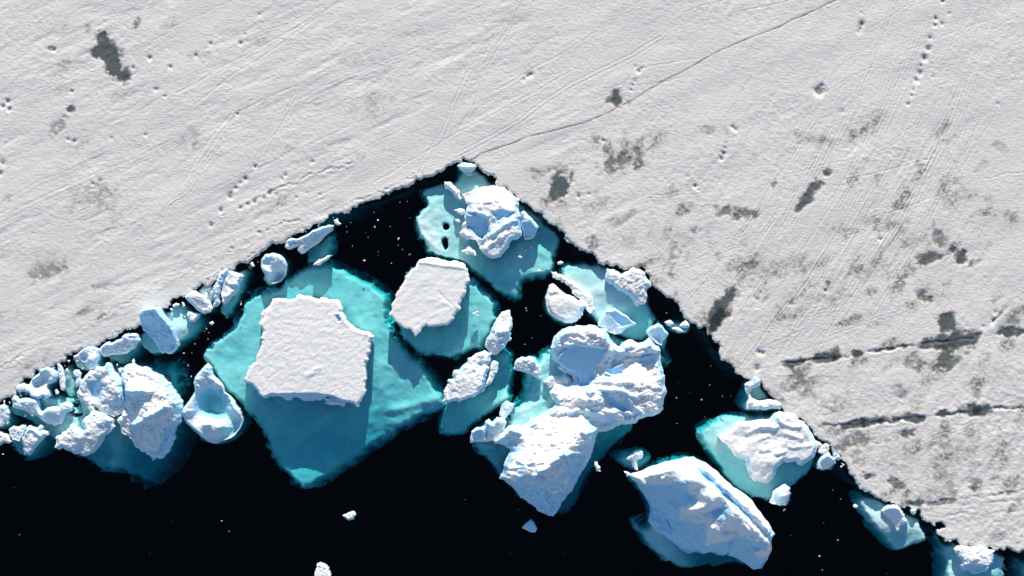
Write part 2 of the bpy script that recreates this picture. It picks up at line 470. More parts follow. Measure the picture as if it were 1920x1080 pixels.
# patches of wet slush: x, y, long radius, short radius, angle (anticlockwise), strength
MELT = [(207, 112, 46, 19, -62, 1.0), (195, 95, 22, 20, 0, .9), (226, 140, 16, 22, -60, .9), (112, 236, 34, 9, 52, .5), (133, 208, 9, 7, 0, .9), (97, 93, 9, 6, 0, .6),
        (95, 508, 30, 14, 10, .42), (185, 372, 32, 18, 20, .36), (190, 540, 30, 9, 10, .35), (165, 587, 26, 9, 20, .32),
        (12, 375, 8, 12, 0, .4), (1047, 350, 27, 20, 75, .85), (1180, 300, 36, 20, 20, .6), (1155, 187, 16, 15, 0, .9), (1178, 192, 10, 7, 40, .4),
        (1160, 414, 40, 10, 25, .42), (1380, 398, 44, 13, -4, .6), (1352, 400, 18, 10, 20, .5), (1303, 432, 14, 11, 0, .6),
        (1262, 488, 44, 10, 62, .45), (1352, 582, 42, 15, 58, 1.15), (1340, 606, 14, 10, 50, 1.1), (1520, 362, 30, 13, 55, .75), (1503, 385, 16, 7, 55, .8), (1553, 327, 9, 8, 0, .85),
        (1588, 290, 17, 6, 42, .6), (1450, 350, 15, 6, 65, .45), (1775, 252, 28, 20, 0, .4), (1888, 282, 34, 9, -25, .34),
        (1572, 215, 14, 10, 60, .35), (1759, 449, 24, 11, -60, .6), (1745, 484, 34, 10, 10, .72), (1800, 482, 30, 14, -25, .85),
        (1690, 460, 12, 9, 0, .45), (1393, 500, 26, 14, 30, .36), (1458, 522, 18, 10, 0, .4), (1428, 556, 16, 12, 0, .42), (1731, 555, 26, 10, -28, .66),
        (1686, 530, 12, 10, 0, .5), (1551, 532, 7, 6, 0, .6), (1485, 562, 5, 8, 0, .5), (1775, 606, 23, 21, 0, .95), (1780, 640, 46, 15, 8, 1.05),
        (1775, 672, 34, 20, 25, .7), (1808, 655, 20, 16, 0, .6), (1712, 682, 28, 18, 20, .5), (1487, 715, 22, 30, 0, .55), (1500, 735, 12, 20, 10, .45), (1550, 672, 30, 10, 8, 1.05), (1490, 680, 34, 8, 12, .85),
        (1606, 663, 12, 6, 0, 1.0), (1646, 658, 14, 7, 0, .9), (1670, 654, 8, 5, 0, .9), (1693, 650, 8, 5, 0, .7), (1683, 734, 16, 16, 0, .45), (1831, 738, 16, 20, 0, .5),
        (1894, 622, 30, 9, 6, .8), (1896, 594, 18, 15, 0, .5), (1872, 560, 20, 8, 30, .4), (1628, 792, 58, 8, 7, 1.1), (1712, 784, 20, 8, 0, 1.0),
        (1765, 776, 20, 6, 6, .95), (1828, 770, 34, 12, 4, 1.0), (1602, 826, 34, 16, 20, .55), (1650, 828, 40, 7, 0, .4), (1703, 812, 15, 8, 0, .7), (1757, 826, 16, 22, 0, .34),
        (1628, 892, 18, 8, 0, .85), (1674, 903, 20, 9, -30, .7), (1604, 862, 10, 20, -30, .45), (1755, 890, 18, 20, 0, .36), (1830, 906, 17, 19, 0, .5), (1868, 903, 14, 16, 0, .48), (1790, 920, 10, 14, 0, .4),
        (1716, 944, 24, 7, 5, .8), (1770, 942, 30, 5, 8, .65), (1868, 1008, 20, 10, 0, .3), (1880, 925, 24, 5, 4, .5), (1578, 841, 16, 7, 0, .6),
        (180, 540, 14, 6, 0, .4), (700, 190, 26, 14, 0, .16), (1545, 800, 14, 5, 0, .3), (1920, 790, 20, 14, 0, .4), (365, 270, 12, 10, 0, .3), (543, 282, 10, 8, 0, .3), (420, 120, 20, 14, 0, .2)]
DIRT = [(165, 57, 7, 9, 0, .7), (256, 42, 12, 6, 60, .6), (1010, 322, 16, 13, 30, .55), (1176, 298, 44, 26, 20, .55), (1290, 348, 16, 9, 0, .5), (1112, 384, 26, 10, 0, .35),
        (1385, 398, 50, 16, 0, .35), (380, 102, 26, 6, 10, .3), (1450, 350, 16, 8, 65, .5), (1724, 300, 8, 20, 20, .4), (1738, 330, 12, 14, 0, .4), (1775, 372, 24, 24, 40, .42),
        (1672, 398, 20, 12, 60, .42), (1850, 375, 20, 16, 0, .3), (1440, 508, 60, 40, 20, .32), (1386, 492, 40, 30, 20, .38), (1480, 580, 30, 40, 20, .2), (1560, 560, 40, 30, 0, .22), (1750, 460, 80, 40, 0, .28), (1745, 555, 50, 24, 0, .32),
        (1640, 607, 20, 10, 0, .3), (1640, 850, 90, 40, 0, .22), (1790, 860, 110, 50, 0, .28), (95, 500, 60, 26, 0, .3), (180, 375, 50, 30, 0, .32), (165, 585, 44, 18, 0, .32), (700, 195, 50, 24, 0, .2),
        (360, 262, 22, 24, 0, .26), (1700, 500, 60, 40, 0, .16), (1830, 680, 40, 30, 0, .25), (1900, 600, 30, 40, 0, .25), (75, 676, 44, 14, 15, .35), (1270, 450, 30, 60, 60, .22)]
PITS = [(1616, 44, 5.5), (1613, 52, 6), (1610, 60, 5), (1614, 24, 2.5), (1536, 171, 9), (1541, 160, 4), (1733, 109, 6.5), (1740, 91, 6), (1743, 71, 4.5), (1727, 124, 4), (1725, 136, 7), (1718, 150, 5.5),
        (1712, 168, 3), (1709, 180, 3), (1703, 195, 4), (1754, 35, 4), (1766, 45, 4), (1753, 48, 3), (1768, 3, 4), (1749, 144, 3.5), (1780, 25, 3), (1373, 238, 4), (1380, 243, 4), (1361, 268, 3), (1360, 278, 3.5), (1357, 288, 5), (1353, 297, 5),
        (1870, 195, 3), (990, 142, 5), (996, 139, 4), (983, 150, 3), (445, 214, 3.2), (459, 64, 3), (462, 77, 3), (451, 81, 3.6), (486, 27, 3), (460, 335, 5), (450, 343, 4), (442, 353, 4), (431, 368, 5.5), (433, 362, 4),
        (414, 395, 4.5), (396, 422, 5), (478, 312, 3.6), (506, 363, 5), (496, 372, 4), (478, 378, 5), (465, 384, 4), (451, 390, 4), (519, 366, 4), (536, 329, 3.5), (529, 335, 3), (293, 168, 4), (280, 109, 4.6), (102, 93, 4), (486, 436, 3.6), (502, 432, 3),
        (310, 181, 3), (250, 127, 3), (230, 72, 3), (320, 126, 4), (367, 103, 4.5), (395, 82, 4), (174, 345, 3), (188, 339, 3), (272, 253, 3), (320, 0, 3), (135, 172, 3.5), (15, 190, 5), (6, 200, 4), (18, 205, 4), (5, 306, 5), (2, 325, 5),
        (1131, 264, 3), (1070, 310, 2.6), (1085, 368, 5), (1104, 364, 3), (1130, 263, 2.5), (1192, 125, 3), (1198, 134, 4), (1203, 128, 3), (1190, 152, 3), (1186, 160, 3), (1183, 169, 3), (1423, 660, 5), (1419, 690, 6), (1430, 662, 4),
        (1548, 545, 4), (1484, 570, 4), (1290, 330, 3), (1303, 349, 4), (1309, 357, 2.6), (1650, 449, 4), (1833, 628, 5), (1843, 612, 4), (1862, 602, 5), (1866, 585, 4), (600, 365, 3), (555, 370, 3), (575, 362, 3), (586, 303, 4), (210, 260, 3), (140, 265, 4), (128, 262, 3)]
CRACK = [(878, 303), (900, 291), (935, 276), (1000, 254), (1060, 239), (1100, 228), (1140, 211), (1152, 204), (1186, 187), (1240, 155), (1290, 128), (1345, 98), (1400, 74), (1460, 50), (1520, 22), (1575, -2), (1700, -60)]
RIFTS = [[(1448, 688), (1480, 681), (1530, 674), (1585, 668), (1650, 657), (1710, 648), (1760, 640), (1830, 633), (1862, 600), (1925, 540)],
         [(1545, 797), (1600, 797), (1660, 790), (1720, 783), (1790, 775), (1850, 768), (1930, 762)],
         [(1700, 949), (1780, 938), (1860, 928), (1925, 920)], [(1722, 957), (1800, 947), (1925, 934)], [(1740, 970), (1840, 960), (1925, 955)],
         [(415, 404), (470, 380), (530, 350), (600, 325), (660, 300)], [(200, 640), (300, 590), (400, 520), (520, 450), (640, 395), (780, 330)], [(0, 690), (120, 630), (280, 545), (420, 470), (560, 410)]]

def build_sheet():
    step = 1.875
    fine = np.arange(-25, 1946, step)
    out = [fine[-1]]; g = step
    while out[-1] < 12200: g *= 1.3; out.append(out[-1] + g)
    out = np.array(out[1:])
    xs = np.concatenate([-(out - fine[-1])[::-1] + fine[0], fine, out])
    finey = np.arange(-25, 1106, step)
    out = [finey[-1]]; g = step
    while out[-1] < 6000: g *= 1.3; out.append(out[-1] + g)
    oy = np.array(out[1:]) - finey[-1]
    ys = np.concatenate([-oy[::-1] + finey[0] - 0, finey, oy + finey[-1]])
    shore = refine(EDGE, 0.19, 5, zdef=0.35, step=2.2)
    far = np.array([(a, b, 0.35) for a, b in FARR], float)
    poly = np.concatenate([shore, far])
    # the closing segment of the refined list goes straight on to the far outline
    D, NX, NY, NZ = field(xs, ys, poly, 26)
    X, Y = np.meshgrid(xs, ys)
    Dp = np.maximum(D, 0)
    a1 = 24 + 32 * sstep((X - 700) / 900)      # wind relief turns from flat to steep across the floe
    u = X * np.cos(np.radians(26)) - Y * np.sin(np.radians(26)); v = X * np.sin(np.radians(26)) + Y * np.cos(np.radians(26))
    Z = np.full(X.shape, 0.45)
    Z += 0.10 * fbm(X, Y, 160, 3, k=1) + 0.07 * fbm(X, Y, 48, 2, .5, 27, 2.5, 2)
    left = 1 - sstep((X - 900) / 500)
    f1 = fbm(X, Y, 16, 4, 0.62, 26, 3.2, 0); f2 = fbm(X, Y, 16, 4, 0.62, 60, 3.2, 1)
    rb = sstep((X - 1380) / 200) * sstep((Y - 640) / 160)
    mod = 0.45 + 0.8 * rb + 0.75 * (0.5 + 0.5 * vnoise(X / 70, Y / 70, 2)) + 0.4 * vnoise(X / 190, Y / 110, 1)
    Z += 0.032 * mod * (f1 * left + f2 * (1 - left))
    Z += 0.024 * mod * fbm(X, Y, 6.0, 2, 0.8, k=2)
    Z -= 0.035 * np.maximum(0, fbm(X, Y, 30, 4, 0.6, 25, 4.0, 3) - 0.35) * left * 3
    rz = np.random.RandomState(3)
    wob = 3.0 * fbm(X, Y, 60, 2, k=3)
    def groove(line, w, d, rim=0.5):
        nonlocal Z
        x0, x1 = min(p[0] for p in line) - 14, max(p[0] for p in line) + 14
        y0, y1 = min(p[1] for p in line) - 14, max(p[1] for p in line) + 14
        i0, i1 = np.searchsorted(xs, [x0, x1]); j0, j1 = np.searchsorted(ys, [y0, y1])
        if i0 >= i1 or j0 >= j1: return
        sl = (slice(j0, j1), slice(i0, i1))
        dd = seg_dist(X[sl] + wob[sl] * .4, Y[sl] + wob[sl] * .4, line)
        Z[sl] += -d * np.exp(-(dd / w) ** 2) + d * rim * np.exp(-((dd - 2.4 * w) / w) ** 2)
    def track(a, b, sep, d=0.05, bend=6, w=1.3):
        n = 7; o = rz.normal(size=n + 1) * bend; o[0] = o[-1] = 0
        L = math.hypot(b[0] - a[0], b[1] - a[1]); px, py = -(b[1] - a[1]) / L, (b[0] - a[0]) / L
        o = np.convolve(o, [.25, .5, .25], 'same')
        for s in ((-sep / 2, sep / 2) if sep else (0,)):
            groove([(a[0] + (b[0] - a[0]) * i / n + px * (o[i] + s), a[1] + (b[1] - a[1]) * i / n + py * (o[i] + s)) for i in range(n + 1)], w, d)
    for a, b, s in [((978, 0), (905, 130), 6), ((965, 0), (880, 160), 5), ((880, 130), (790, 330), 9), ((868, 160), (775, 340), 6), ((905, 130), (860, 250), 0),
                    ((455, 200), (372, 320), 5), ((445, 205), (352, 345), 9), ((370, 325), (300, 415), 6), ((560, 170), (470, 320), 6), ((545, 210), (480, 330), 0),
                    ((640, 0), (360, 200), 0), ((600, 20), (330, 175), 0), ((1240, 70), (860, 290), 7), ((1120, 60), (930, 170), 0), ((1080, 130), (700, 340), 0)]:
        track(a, b, s)
    for k in range(44):                                     # the bundle of sledge tracks running down the right half
        x0 = 1630 + rz.rand() * 320; y0 = -25
        x1 = x0 - 330 - rz.rand() * 120; y1 = 640 + rz.rand() * 120
        t0 = rz.rand() * .55; t1 = min(1, t0 + .25 + rz.rand() * .5)
        f = lambda t: (x0 + (x1 - x0) * t + 46 * math.sin(t * 3.0), y0 + (y1 - y0) * t)
        for q in (0, 1):
            s = q * (4 + 3 * rz.rand())
            groove([(f(t0 + (t1 - t0) * i / 8)[0] + s, f(t0 + (t1 - t0) * i / 8)[1]) for i in range(9)], 1.25, 0.045 + .03 * rz.rand())
    for k in range(10):
        x0 = 1800 + rz.rand() * 160; y0 = 330 + rz.rand() * 200
        track((x0, y0), (x0 - 160 - rz.rand() * 80, y0 + 330), 5, 0.025)
    for k in range(26):                                     # long faint drifts and old tracks nearly level with the lead
        x0 = rz.rand() * 820 - 40; y0 = rz.rand() * 560 + 10; L = 120 + rz.rand() * 260
        track((x0, y0), (x0 + L * .91, y0 - L * .42), 0 if rz.rand() < .5 else 5, 0.018 + .02 * rz.rand(), 4, 1.4)
    for k in range(110):                                     # short scratches in all directions on the right
        x0 = 1000 + rz.rand() * 920; y0 = rz.rand() * 900; L = 50 + rz.rand() * 140; an = math.radians(rz.choice([62, 66, 70, 28, 15]) + rz.normal() * 4)
        track((x0, y0), (x0 + L * math.cos(an), y0 - L * math.sin(an)), rz.choice([0, 0, 5]), 0.03 + .02 * rz.rand(), 3, 1.2)
    extra = []
    for k in range(150):
        x0 = 990 + rz.rand() * 930; y0 = 230 + rz.rand() ** .7 * 720
        extra.append((x0, y0, 12 + 34 * rz.rand() ** 2, 6 + 12 * rz.rand(), rz.choice([25, 62, 0]) + rz.normal() * 12, .30 + .35 * rz.rand()))
    for k in range(26):
        extra.append((rz.rand() * 700, rz.rand() * 640, 14 + 26 * rz.rand(), 6 + 10 * rz.rand(), 25 + rz.normal() * 10, .12 + .18 * rz.rand()))
    melt = np.zeros(X.shape); dirt = np.zeros(X.shape); deep = np.zeros(X.shape)
    n1 = fbm(X, Y, 22, 6, 0.68, k=0); n2 = fbm(X, Y, 9, 5, 0.7, k=2)
    n3 = fbm(X, Y, 12, 5, 0.68, 50, 2.0, 1); n1s = fbm(X, Y, 24, 4, 0.55, k=0)
    for arr, lst, soft in ((melt, MELT, .34), (dirt, DIRT + extra, .9)):
        for cx, cy, rx, ry, an, st in lst:
            R = max(rx, ry) * 2.0 + 8
            i0, i1 = np.searchsorted(xs, [cx - R, cx + R]); j0, j1 = np.searchsorted(ys, [cy - R, cy + R])
            s = (slice(j0, j1), slice(i0, i1))
            q = tilt_ellipse(X[s], Y[s], cx, cy, rx, ry, an) + (0.36 * n1s[s]) * (1 if soft < .5 else 1.3)
            A = np.clip((1.65 - q) / (1.15 if soft < .5 else 1.3), 0, 1)
            spk = 0.5 + 0.5 * n3[s]
            m = sstep((A * 1.25 * (0.45 + 0.6 * st) - spk * .55) / .8) * min(1, st * 1.05 + .15)
            arr[s] = np.maximum(arr[s], m)
    # slush lies low; a few crumbs of snow stand in it
    crumbs = sstep((fbm(X, Y, 7, 3, 0.6, k=1) - .42) / .25)
    melt *= 1 - 0.65 * crumbs * (melt < .9)
    dirt *= 1 - 0.6 * crumbs
    dirt *= 0.55 + 0.9 * sstep((fbm(X, Y, 5, 3, .8, k=3) + .1) / .5)
    for _ in range(1):
        melt = (melt * 4 + np.roll(melt, 1, 0) + np.roll(melt, -1, 0) + np.roll(melt, 1, 1) + np.roll(melt, -1, 1)) / 8
    Z -= 0.16 * sstep(melt) * 1.2
    Z += (0.05 * n2 * dirt)
    for px, py, r in PITS:
        i0, i1 = np.searchsorted(xs, [px - 16, px + 16]); j0, j1 = np.searchsorted(ys, [py - 16, py + 16])
        s = (slice(j0, j1), slice(i0, i1))
        d = np.hypot(X[s] - px, Y[s] - py) + .8 * n2[s]
        Z[s] -= (0.05 + 0.035 * ((px * 7.3 + py * 3.1) % 1)) * r * np.exp(-(d / (r * .95)) ** 2)
        melt[s] = np.maximum(melt[s], .72 * sstep((r * .85 - d) / 2.2))
    for px, py, r in [(1345, 600, 13), (1336, 614, 9), (1330, 626, 5), (1354, 586, 12), (1565, 672, 6), (1620, 792, 8), (1830, 771, 10), (1650, 790, 8)]:
        d = np.hypot(X - px, Y - py) + 2.5 * n2
        deep = np.maximum(deep, .75 * sstep((r * 1.2 - d) / 6))
    d = seg_dist(X, Y + 1.2 * fbm(X, Y, 26, 3), CRACK)
    Z -= 0.10 * np.exp(-(d / 1.0) ** 2); melt = np.maximum(melt, .9 * sstep((1.6 - d) / 1.0) * (.85 + .25 * n1)); deep = np.maximum(deep, .45 * sstep((1.4 - d) / .9) * np.clip(.8 + .5 * n1, 0, 1))
    for ri, ln in enumerate(RIFTS[:5]):
        i0 = np.searchsorted(xs, ln[0][0] - 20)
        s = (slice(None), slice(i0, None))
        d = seg_dist(X[s] + 2 * n1[s], Y[s] + 2.5 * n1[s], ln)
        bv = (0.5 + 0.5 * vnoise(X[s] / 26, Y[s] / 26, 1)) * (1 if ri < 2 else .45)
        Z[s] += -0.22 * np.exp(-(d / 2.2) ** 2) * bv + 0.07 * bv * np.exp(-((d - 5) / 3) ** 2)
        melt[s] = np.maximum(melt[s], .8 * sstep((2.6 * bv - d) / 1.6))
    for ln in RIFTS[5:]:
        d = seg_dist(X + 3 * n1, Y + 4 * n1, ln)
        bv = sstep((vnoise(X / 16, Y / 16, 1) + .2) / .6)
        Z += -0.12 * np.exp(-(d / 1.8) ** 2) * bv + 0.06 * np.exp(-((d - 4) / 3) ** 2)
    e = sstep(Dp / 2.5)
    Z = np.where(D < 24, 0.30 + (Z - 0.30) * e + 0.03 * n2 * (1 - e), Z)
    Z = np.maximum(Z, 0.07)
    # sparse fine damp specks
    melt = np.maximum(melt, .4 * sstep((fbm(X, Y, 6, 2, .5, k=1) - .98) / .2) * sstep((n1 + .5)))
    o = grid_mesh('sea_ice', xs, ys, D, NX, NY, Z, M_SHEET, (0, 0), 0.3, -1.2, {'melt': np.clip(melt, 0, 1), 'dirt': np.clip(dirt, 0, .9), 'deep': deep}, None, 26)
    o['kind'] = 'structure'
    # the ledge of ice under water along the broken edge
    p = np.array(EDGE, float)
    n = len(p)
    off = []
    for i in range(n):
        a = p[max(i - 2, 0)]; b = p[min(i + 2, n - 1)]
        d = b - a; d /= np.hypot(*d)
        w = 7 + 5 * math.sin(i * 1.7) + 4 * math.sin(i * .6 + 1)
        off.append((p[i][0] - d[1] * w, p[i][1] + d[0] * w, 0))
    inner = [(p[i][0] + 6 * (0 if 0 else 1) * ((p[min(i+1,n-1)] - p[max(i-1,0)])[1]) / max(1, np.hypot(*(p[min(i+1,n-1)] - p[max(i-1,0)]))),
              p[i][1] - 6 * ((p[min(i+1,n-1)] - p[max(i-1,0)])[0]) / max(1, np.hypot(*(p[min(i+1,n-1)] - p[max(i-1,0)]))), 0) for i in range(n)]
    ring = refine(off, .12, 9, step=3) 
    ring = np.concatenate([ring, np.array(inner[::-1], float)])
    xs2 = np.arange(-60, 2060, 3.0); ys2 = np.arange(290, 1095, 3.0)
    D2, a2, b2, _ = field(xs2, ys2, ring, 16)
    Dl = field(xs2, ys2, np.concatenate([shore, far]), 30)[0]
    X2, Y2 = np.meshgrid(xs2, ys2)
    Zl = -20.0 - 0.55 * np.maximum(-Dl, 0) + 1.1 * fbm(X2, Y2, 22, 4) + 16.5 * np.exp(-((X2 - 1010) / 55) ** 2) + 16.5 * np.exp(-((X2 - 1155) / 30) ** 2) + 12.0 * np.exp(-((X2 - 600) / 45) ** 2) + 15 * np.exp(-((X2 - 1700) / 60) ** 2)
    Zl = np.minimum(Zl, -0.6)
    led = grid_mesh('submerged_ledge', xs2, ys2, D2, a2, b2, Zl, M_FOOT, (0, 0), 0, -30, None, o)
build_sheet()

# ================================================================== ICE AFLOAT IN THE LEAD
# ---- the great flat topped berg
P = [(511, 560), (538, 562), (553, 560), (582, 556.5), (596, 561), (607, 558), (618, 562), (632, 561), (638, 573), (641, 587), (647, 600), (662, 613), (680, 622), (700, 631),
     (693, 642), (689, 669), (685, 691), (687, 711), (684, 729), (680, 744), (672, 763, 2.2), (649, 754, 1.8), (629, 748, 1.2), (607, 745, .6), (590, 751, .4), (573, 754, .3), (562, 749, .4), (540, 752, .4), (527, 745, .5),
     (511, 744, .5), (494, 748, .5), (482, 734, 1.2), (473, 722, 2.0), (456, 712, 2.2), (467, 693), (480, 669), (488, 651), (491, 629), (491, 615), (484, 604), (492, 584), (504, 573)]
t = Thing('flat_topped_iceberg', 'largest flat-topped iceberg, snow-covered slab standing on a huge turquoise foot', 'iceberg', P)
cap('snow_topped_slab', t, P, [(500, 600, 2.8), (600, 620, 2.9), (560, 700, 2.7), (650, 700, 2.75), (530, 720, 2.55), (610, 731, 2.6)], edge=2.5, bevel=4, rough=0.035, wl=5, rub=0.0,
    mat=M_FLOE, jag=.12, ang=35, stretch=1.6, ridges=[([(505, 575), (488, 604)], -.2, 3), ([(640, 600), (690, 626)], .12, 4), ([(575, 705), (600, 690)], .12, 5)],
    facets=[([(629, 588), (636, 587), (640, 601), (633, 604)], 2.75, 634, 595, 0, -.06), ([(494, 744), (508, 737), (535, 738), (560, 736), (585, 735), (607, 740), (609, 747), (590, 755), (573, 758), (560, 755), (540, 758), (527, 750), (511, 749), (496, 752)], 2.5, 550, 737, 0, -.15)])
PB = [(606, 744), (609, 757), (620, 760), (634, 759), (647, 761), (650, 754), (630, 747)]
cap('ice_ledge', t, PB, [(628, 752, .5)], edge=.25, bevel=5, rough=.03, mat=M_CLEAR, label='low pale blue ledge of ice at the foot of the slab')
foot(t, [(368, 663), (386, 642), (424, 612), (449, 567), (462, 542), (492, 537), (522, 527), (539, 510), (564, 492), (598, 482), (628, 487), (658, 504), (696, 518), (726, 540), (741, 557), (737, 595),
         (755, 637), (778, 661), (812, 692), (830, 722), (848, 742), (850, 768), (822, 784), (794, 792), (769, 806), (742, 818), (732, 832), (702, 850), (667, 876), (615, 910), (573, 932), (545, 918), (519, 888), (497, 852),
         (480, 814), (460, 784), (435, 760), (413, 738), (392, 708), (382, 684), (371, 676)],
     ctrl=[(420, 650, -1.9), (470, 600, -2.0), (560, 530, -2.7), (640, 530, -2.3), (700, 560, -2.2), (710, 640, -2.3), (760, 700, -2.1), (820, 740, -2.3), (720, 780, -3.0), (600, 780, -3.3), (560, 860, -4.2), (575, 900, -3.8),
           (500, 780, -3.0), (430, 720, -1.8), (650, 850, -4.6), (700, 830, -4.2), (640, 720, -2.6), (545, 800, -3.4)], w=15, drop=8, rough=.22, steps=[([(620, 775), (545, 850)], .35, 9), ([(830, 745), (730, 770)], .4, 8)])

# ---- the second slab
P = [(790, 486), (800, 482), (816, 483), (850, 488), (872, 495), (877, 504), (881, 527), (874, 538), (870, 556), (861, 571), (862, 582), (850, 599), (838, 610), (820, 611), (809, 613), (790, 616), (779, 631), (761, 616), (742, 603), (729, 590),
     (742, 560), (750, 538), (761, 516), (779, 501)]
t = Thing('flat_topped_iceberg', 'smaller flat-topped slab of ice above the largest slab, faint lines across its snow', 'iceberg', P)
cap('snow_topped_slab', t, P, [(800, 500, 2.3), (860, 520, 2.4), (780, 590, 2.1), (840, 590, 2.3)], edge=2.0, bevel=4, rough=.03, rub=0, wl=7, mat=M_FLOE, jag=.10, ang=20, stretch=2.5,
    ridges=[([(788, 492), (875, 503)], .15, 3), ([(822, 548), (868, 590)], -.06, 2), ([(800, 560), (860, 575)], .05, 4), ([(745, 575), (800, 520)], .05, 6)])
foot(t, [(779, 498), (764, 504), (753, 525), (735, 585), (737, 612), (748, 638), (773, 662), (800, 670), (825, 678), (845, 679), (867, 674), (892, 664), (912, 654), (928, 637), (938, 610), (938, 575), (930, 553), (905, 533), (885, 516), (850, 500)],
     ctrl=[(760, 620, -2.6), (840, 650, -2.5), (900, 600, -1.9), (900, 560, -2.1), (860, 600, -2.8), (758, 520, -1.8), (920, 640, -2.4)], w=12, drop=7, rough=.2)

# ---- broken iceberg at the head of the lead
PA = [(866, 364), (884, 358), (901, 351), (925, 347), (946, 350, .6), (961, 362, .6), (974, 374, .6), (974, 398), (976, 419), (979, 440), (964, 449), (955, 458), (946, 472), (930, 484), (913, 481), (903, 472), (896, 458), (892, 449),
      (875, 450, .5), (861, 440, .4), (866, 425), (873, 413), (873, 397), (878, 384), (872, 375)]
t = Thing('broken_iceberg', 'snowy broken iceberg with smooth blue hollows at the very head of the lead', 'iceberg', PA)
cap('snow_cap', t, PA, [(885, 372, 1.2), (920, 365, 1.5), (950, 370, 1.4), (900, 390, 2.4), (940, 385, 2.4), (960, 400, 2.6), (925, 410, 1.9), (875, 440, .9), (900, 462, 1.3), (930, 465, 1.6), (955, 430, 2.4), (930, 440, 2.0), (905, 425, 1.0)],
    edge=1.0, bevel=7, rough=.10, rub=.12, rubwl=9, wl=10, jag=.11,
    ridges=[([(873, 396), (890, 397), (915, 404)], .5, 3), ([(915, 405), (917, 425), (906, 449)], .5, 3), ([(917, 443), (958, 415)], .5, 4), ([(905, 470), (945, 440)], .35, 5), ([(890, 380), (940, 376)], .3, 4), ([(905, 358), (915, 375), (940, 372)], -.15, 2)],
    facets=[([(874, 400), (914, 406), (917, 425), (913, 438), (905, 449), (893, 441), (882, 430), (874, 428)], 2.1, 890, 402, 0, -.062),
            ([(920, 399), (940, 392), (964, 400), (952, 410), (944, 409), (931, 416), (929, 410)], 2.2, 940, 395, 0, -.062), ([(962, 416), (973, 414), (974, 424), (962, 428)], 2.1, 968, 418, 0, -.06)])
PB = [(976, 398, 1.2), (982, 395, 1.3), (990, 403, 1.3), (999, 411, 1.2), (1011, 425, .8), (1005, 438, .3), (999, 447, .2), (984, 449, .2), (980, 437, .3), (977, 416, .8)]
cap('ice_fragment', t, PB, [(985, 408, 2.2), (995, 415, 2.2), (1005, 425, 1.2)], edge=1, bevel=5, rough=.05, jag=.05, facets=[([(979, 416), (995, 418), (1010, 426), (1000, 445), (985, 447), (981, 437)], 2.2, 985, 415, 0, -.062)],
    label='wedge with a smooth blue face, split off the right side')
PC = [(833, 341), (845, 341), (857, 354), (867, 372), (862, 375), (848, 364), (835, 354)]
cap('ice_rim', t, PC, [(845, 348, .9), (858, 364, .7)], edge=.35, bevel=5, rough=.07, wl=8)
PD = [(864, 470), (878, 459), (890, 469), (893, 480), (877, 477)]
cap('ice_step', t, PD, [(878, 468, .35)], edge=.15, bevel=6, rough=.02, mat=M_CLEAR)
foot(t, [(784, 353), (798, 344), (830, 339), (848, 336), (857, 322), (863, 305), (880, 304), (900, 310), (912, 325), (932, 345), (975, 372), (1008, 394), (1031, 417), (1055, 432), (1058, 458), (1043, 480), (1046, 500), (1037, 519), (1000, 525), (976, 537), (982, 560),
         (966, 568), (953, 562), (929, 547), (905, 527), (881, 512), (861, 497), (818, 486), (795, 478), (790, 458), (775, 440), (770, 404), (787, 389), (796, 383), (783, 366)],
     ctrl=[(800, 370, -1.1), (830, 360, -1.6), (800, 420, -.7), (835, 470, -.8), (860, 460, -1.1), (855, 400, -1.3), (870, 340, -2.0), (910, 338, -1.6), (890, 350, -1.2), (900, 500, -2.4), (960, 500, -2.0), (1020, 470, -1.8), (1030, 440, -2.4), (990, 400, -2.6), (950, 550, -2.4), (940, 480, -2.9), (1010, 500, -1.7)],
     w=9, drop=7, rough=.25, jag=.08, holes=[(836, 425, 5, 5), (836, 457, 5, 11), (789, 453, 7, 5)], steps=[([(790, 440), (830, 475)], .3, 6)])
P = [(857, 311), (866, 305), (884, 306), (894, 311), (890, 318), (884, 323), (886, 328), (878, 329), (866, 321)]
t = Thing('small_iceberg', 'small white lump of ice in the topmost corner of the lead', 'iceberg', P)
cap('snow_cap', t, P, [(870, 309, 1.1), (880, 313, .9), (878, 322, .3)], edge=.3, bevel=4, rough=.07, wl=6, jag=.05, ridges=[([(862, 313), (888, 313)], .35, 2)])
foot(t, [(853, 308), (868, 300), (890, 302), (899, 312), (895, 326), (884, 334), (870, 330), (858, 320)], depth=-1.8, w=8, drop=3)

# ---- icebergs beside the right bank
P = [(1137, 511), (1139, 503), (1149, 504), (1159, 509), (1163, 513), (1176, 509), (1186, 501), (1200, 504), (1210, 514), (1220, 527), (1222, 535), (1212, 544), (1214, 556), (1206, 572, .5), (1196, 577, .3), (1188, 568, .2), (1172, 550, .1), (1155, 540, .1), (1143, 535, .2), (1136, 525)]
t = Thing('rough_topped_iceberg', 'rough snowy iceberg touching the right bank, blue water cave below its edge', 'iceberg', P)
cap('snow_cap', t, P, [(1150, 520, 1.4), (1170, 525, 1.5), (1195, 520, 1.6), (1200, 550, 1.3), (1180, 545, 1.3), (1195, 568, .8)], edge=.8, bevel=6, rough=.12, rub=.14, rubwl=6, wl=8, mat=M_FLOE, jag=.11, pits=[(1148, 532, 4, .6)])
PS = [(1033, 508), (1043, 509), (1055, 516), (1070, 527), (1090, 537), (1102, 548), (1112, 562), (1117, 578), (1108, 588), (1098, 574), (1088, 563), (1080, 556), (1073, 550), (1070, 540), (1053, 529), (1037, 521)]
cap('ice_spit', t, PS, [(1045, 516, .3), (1075, 537, .3), (1095, 555, .25), (1108, 575, -.1)], edge=.08, bevel=6, rough=.07, wl=7, jag=.13, label='low melting spit of ice pointing left', steep=9)
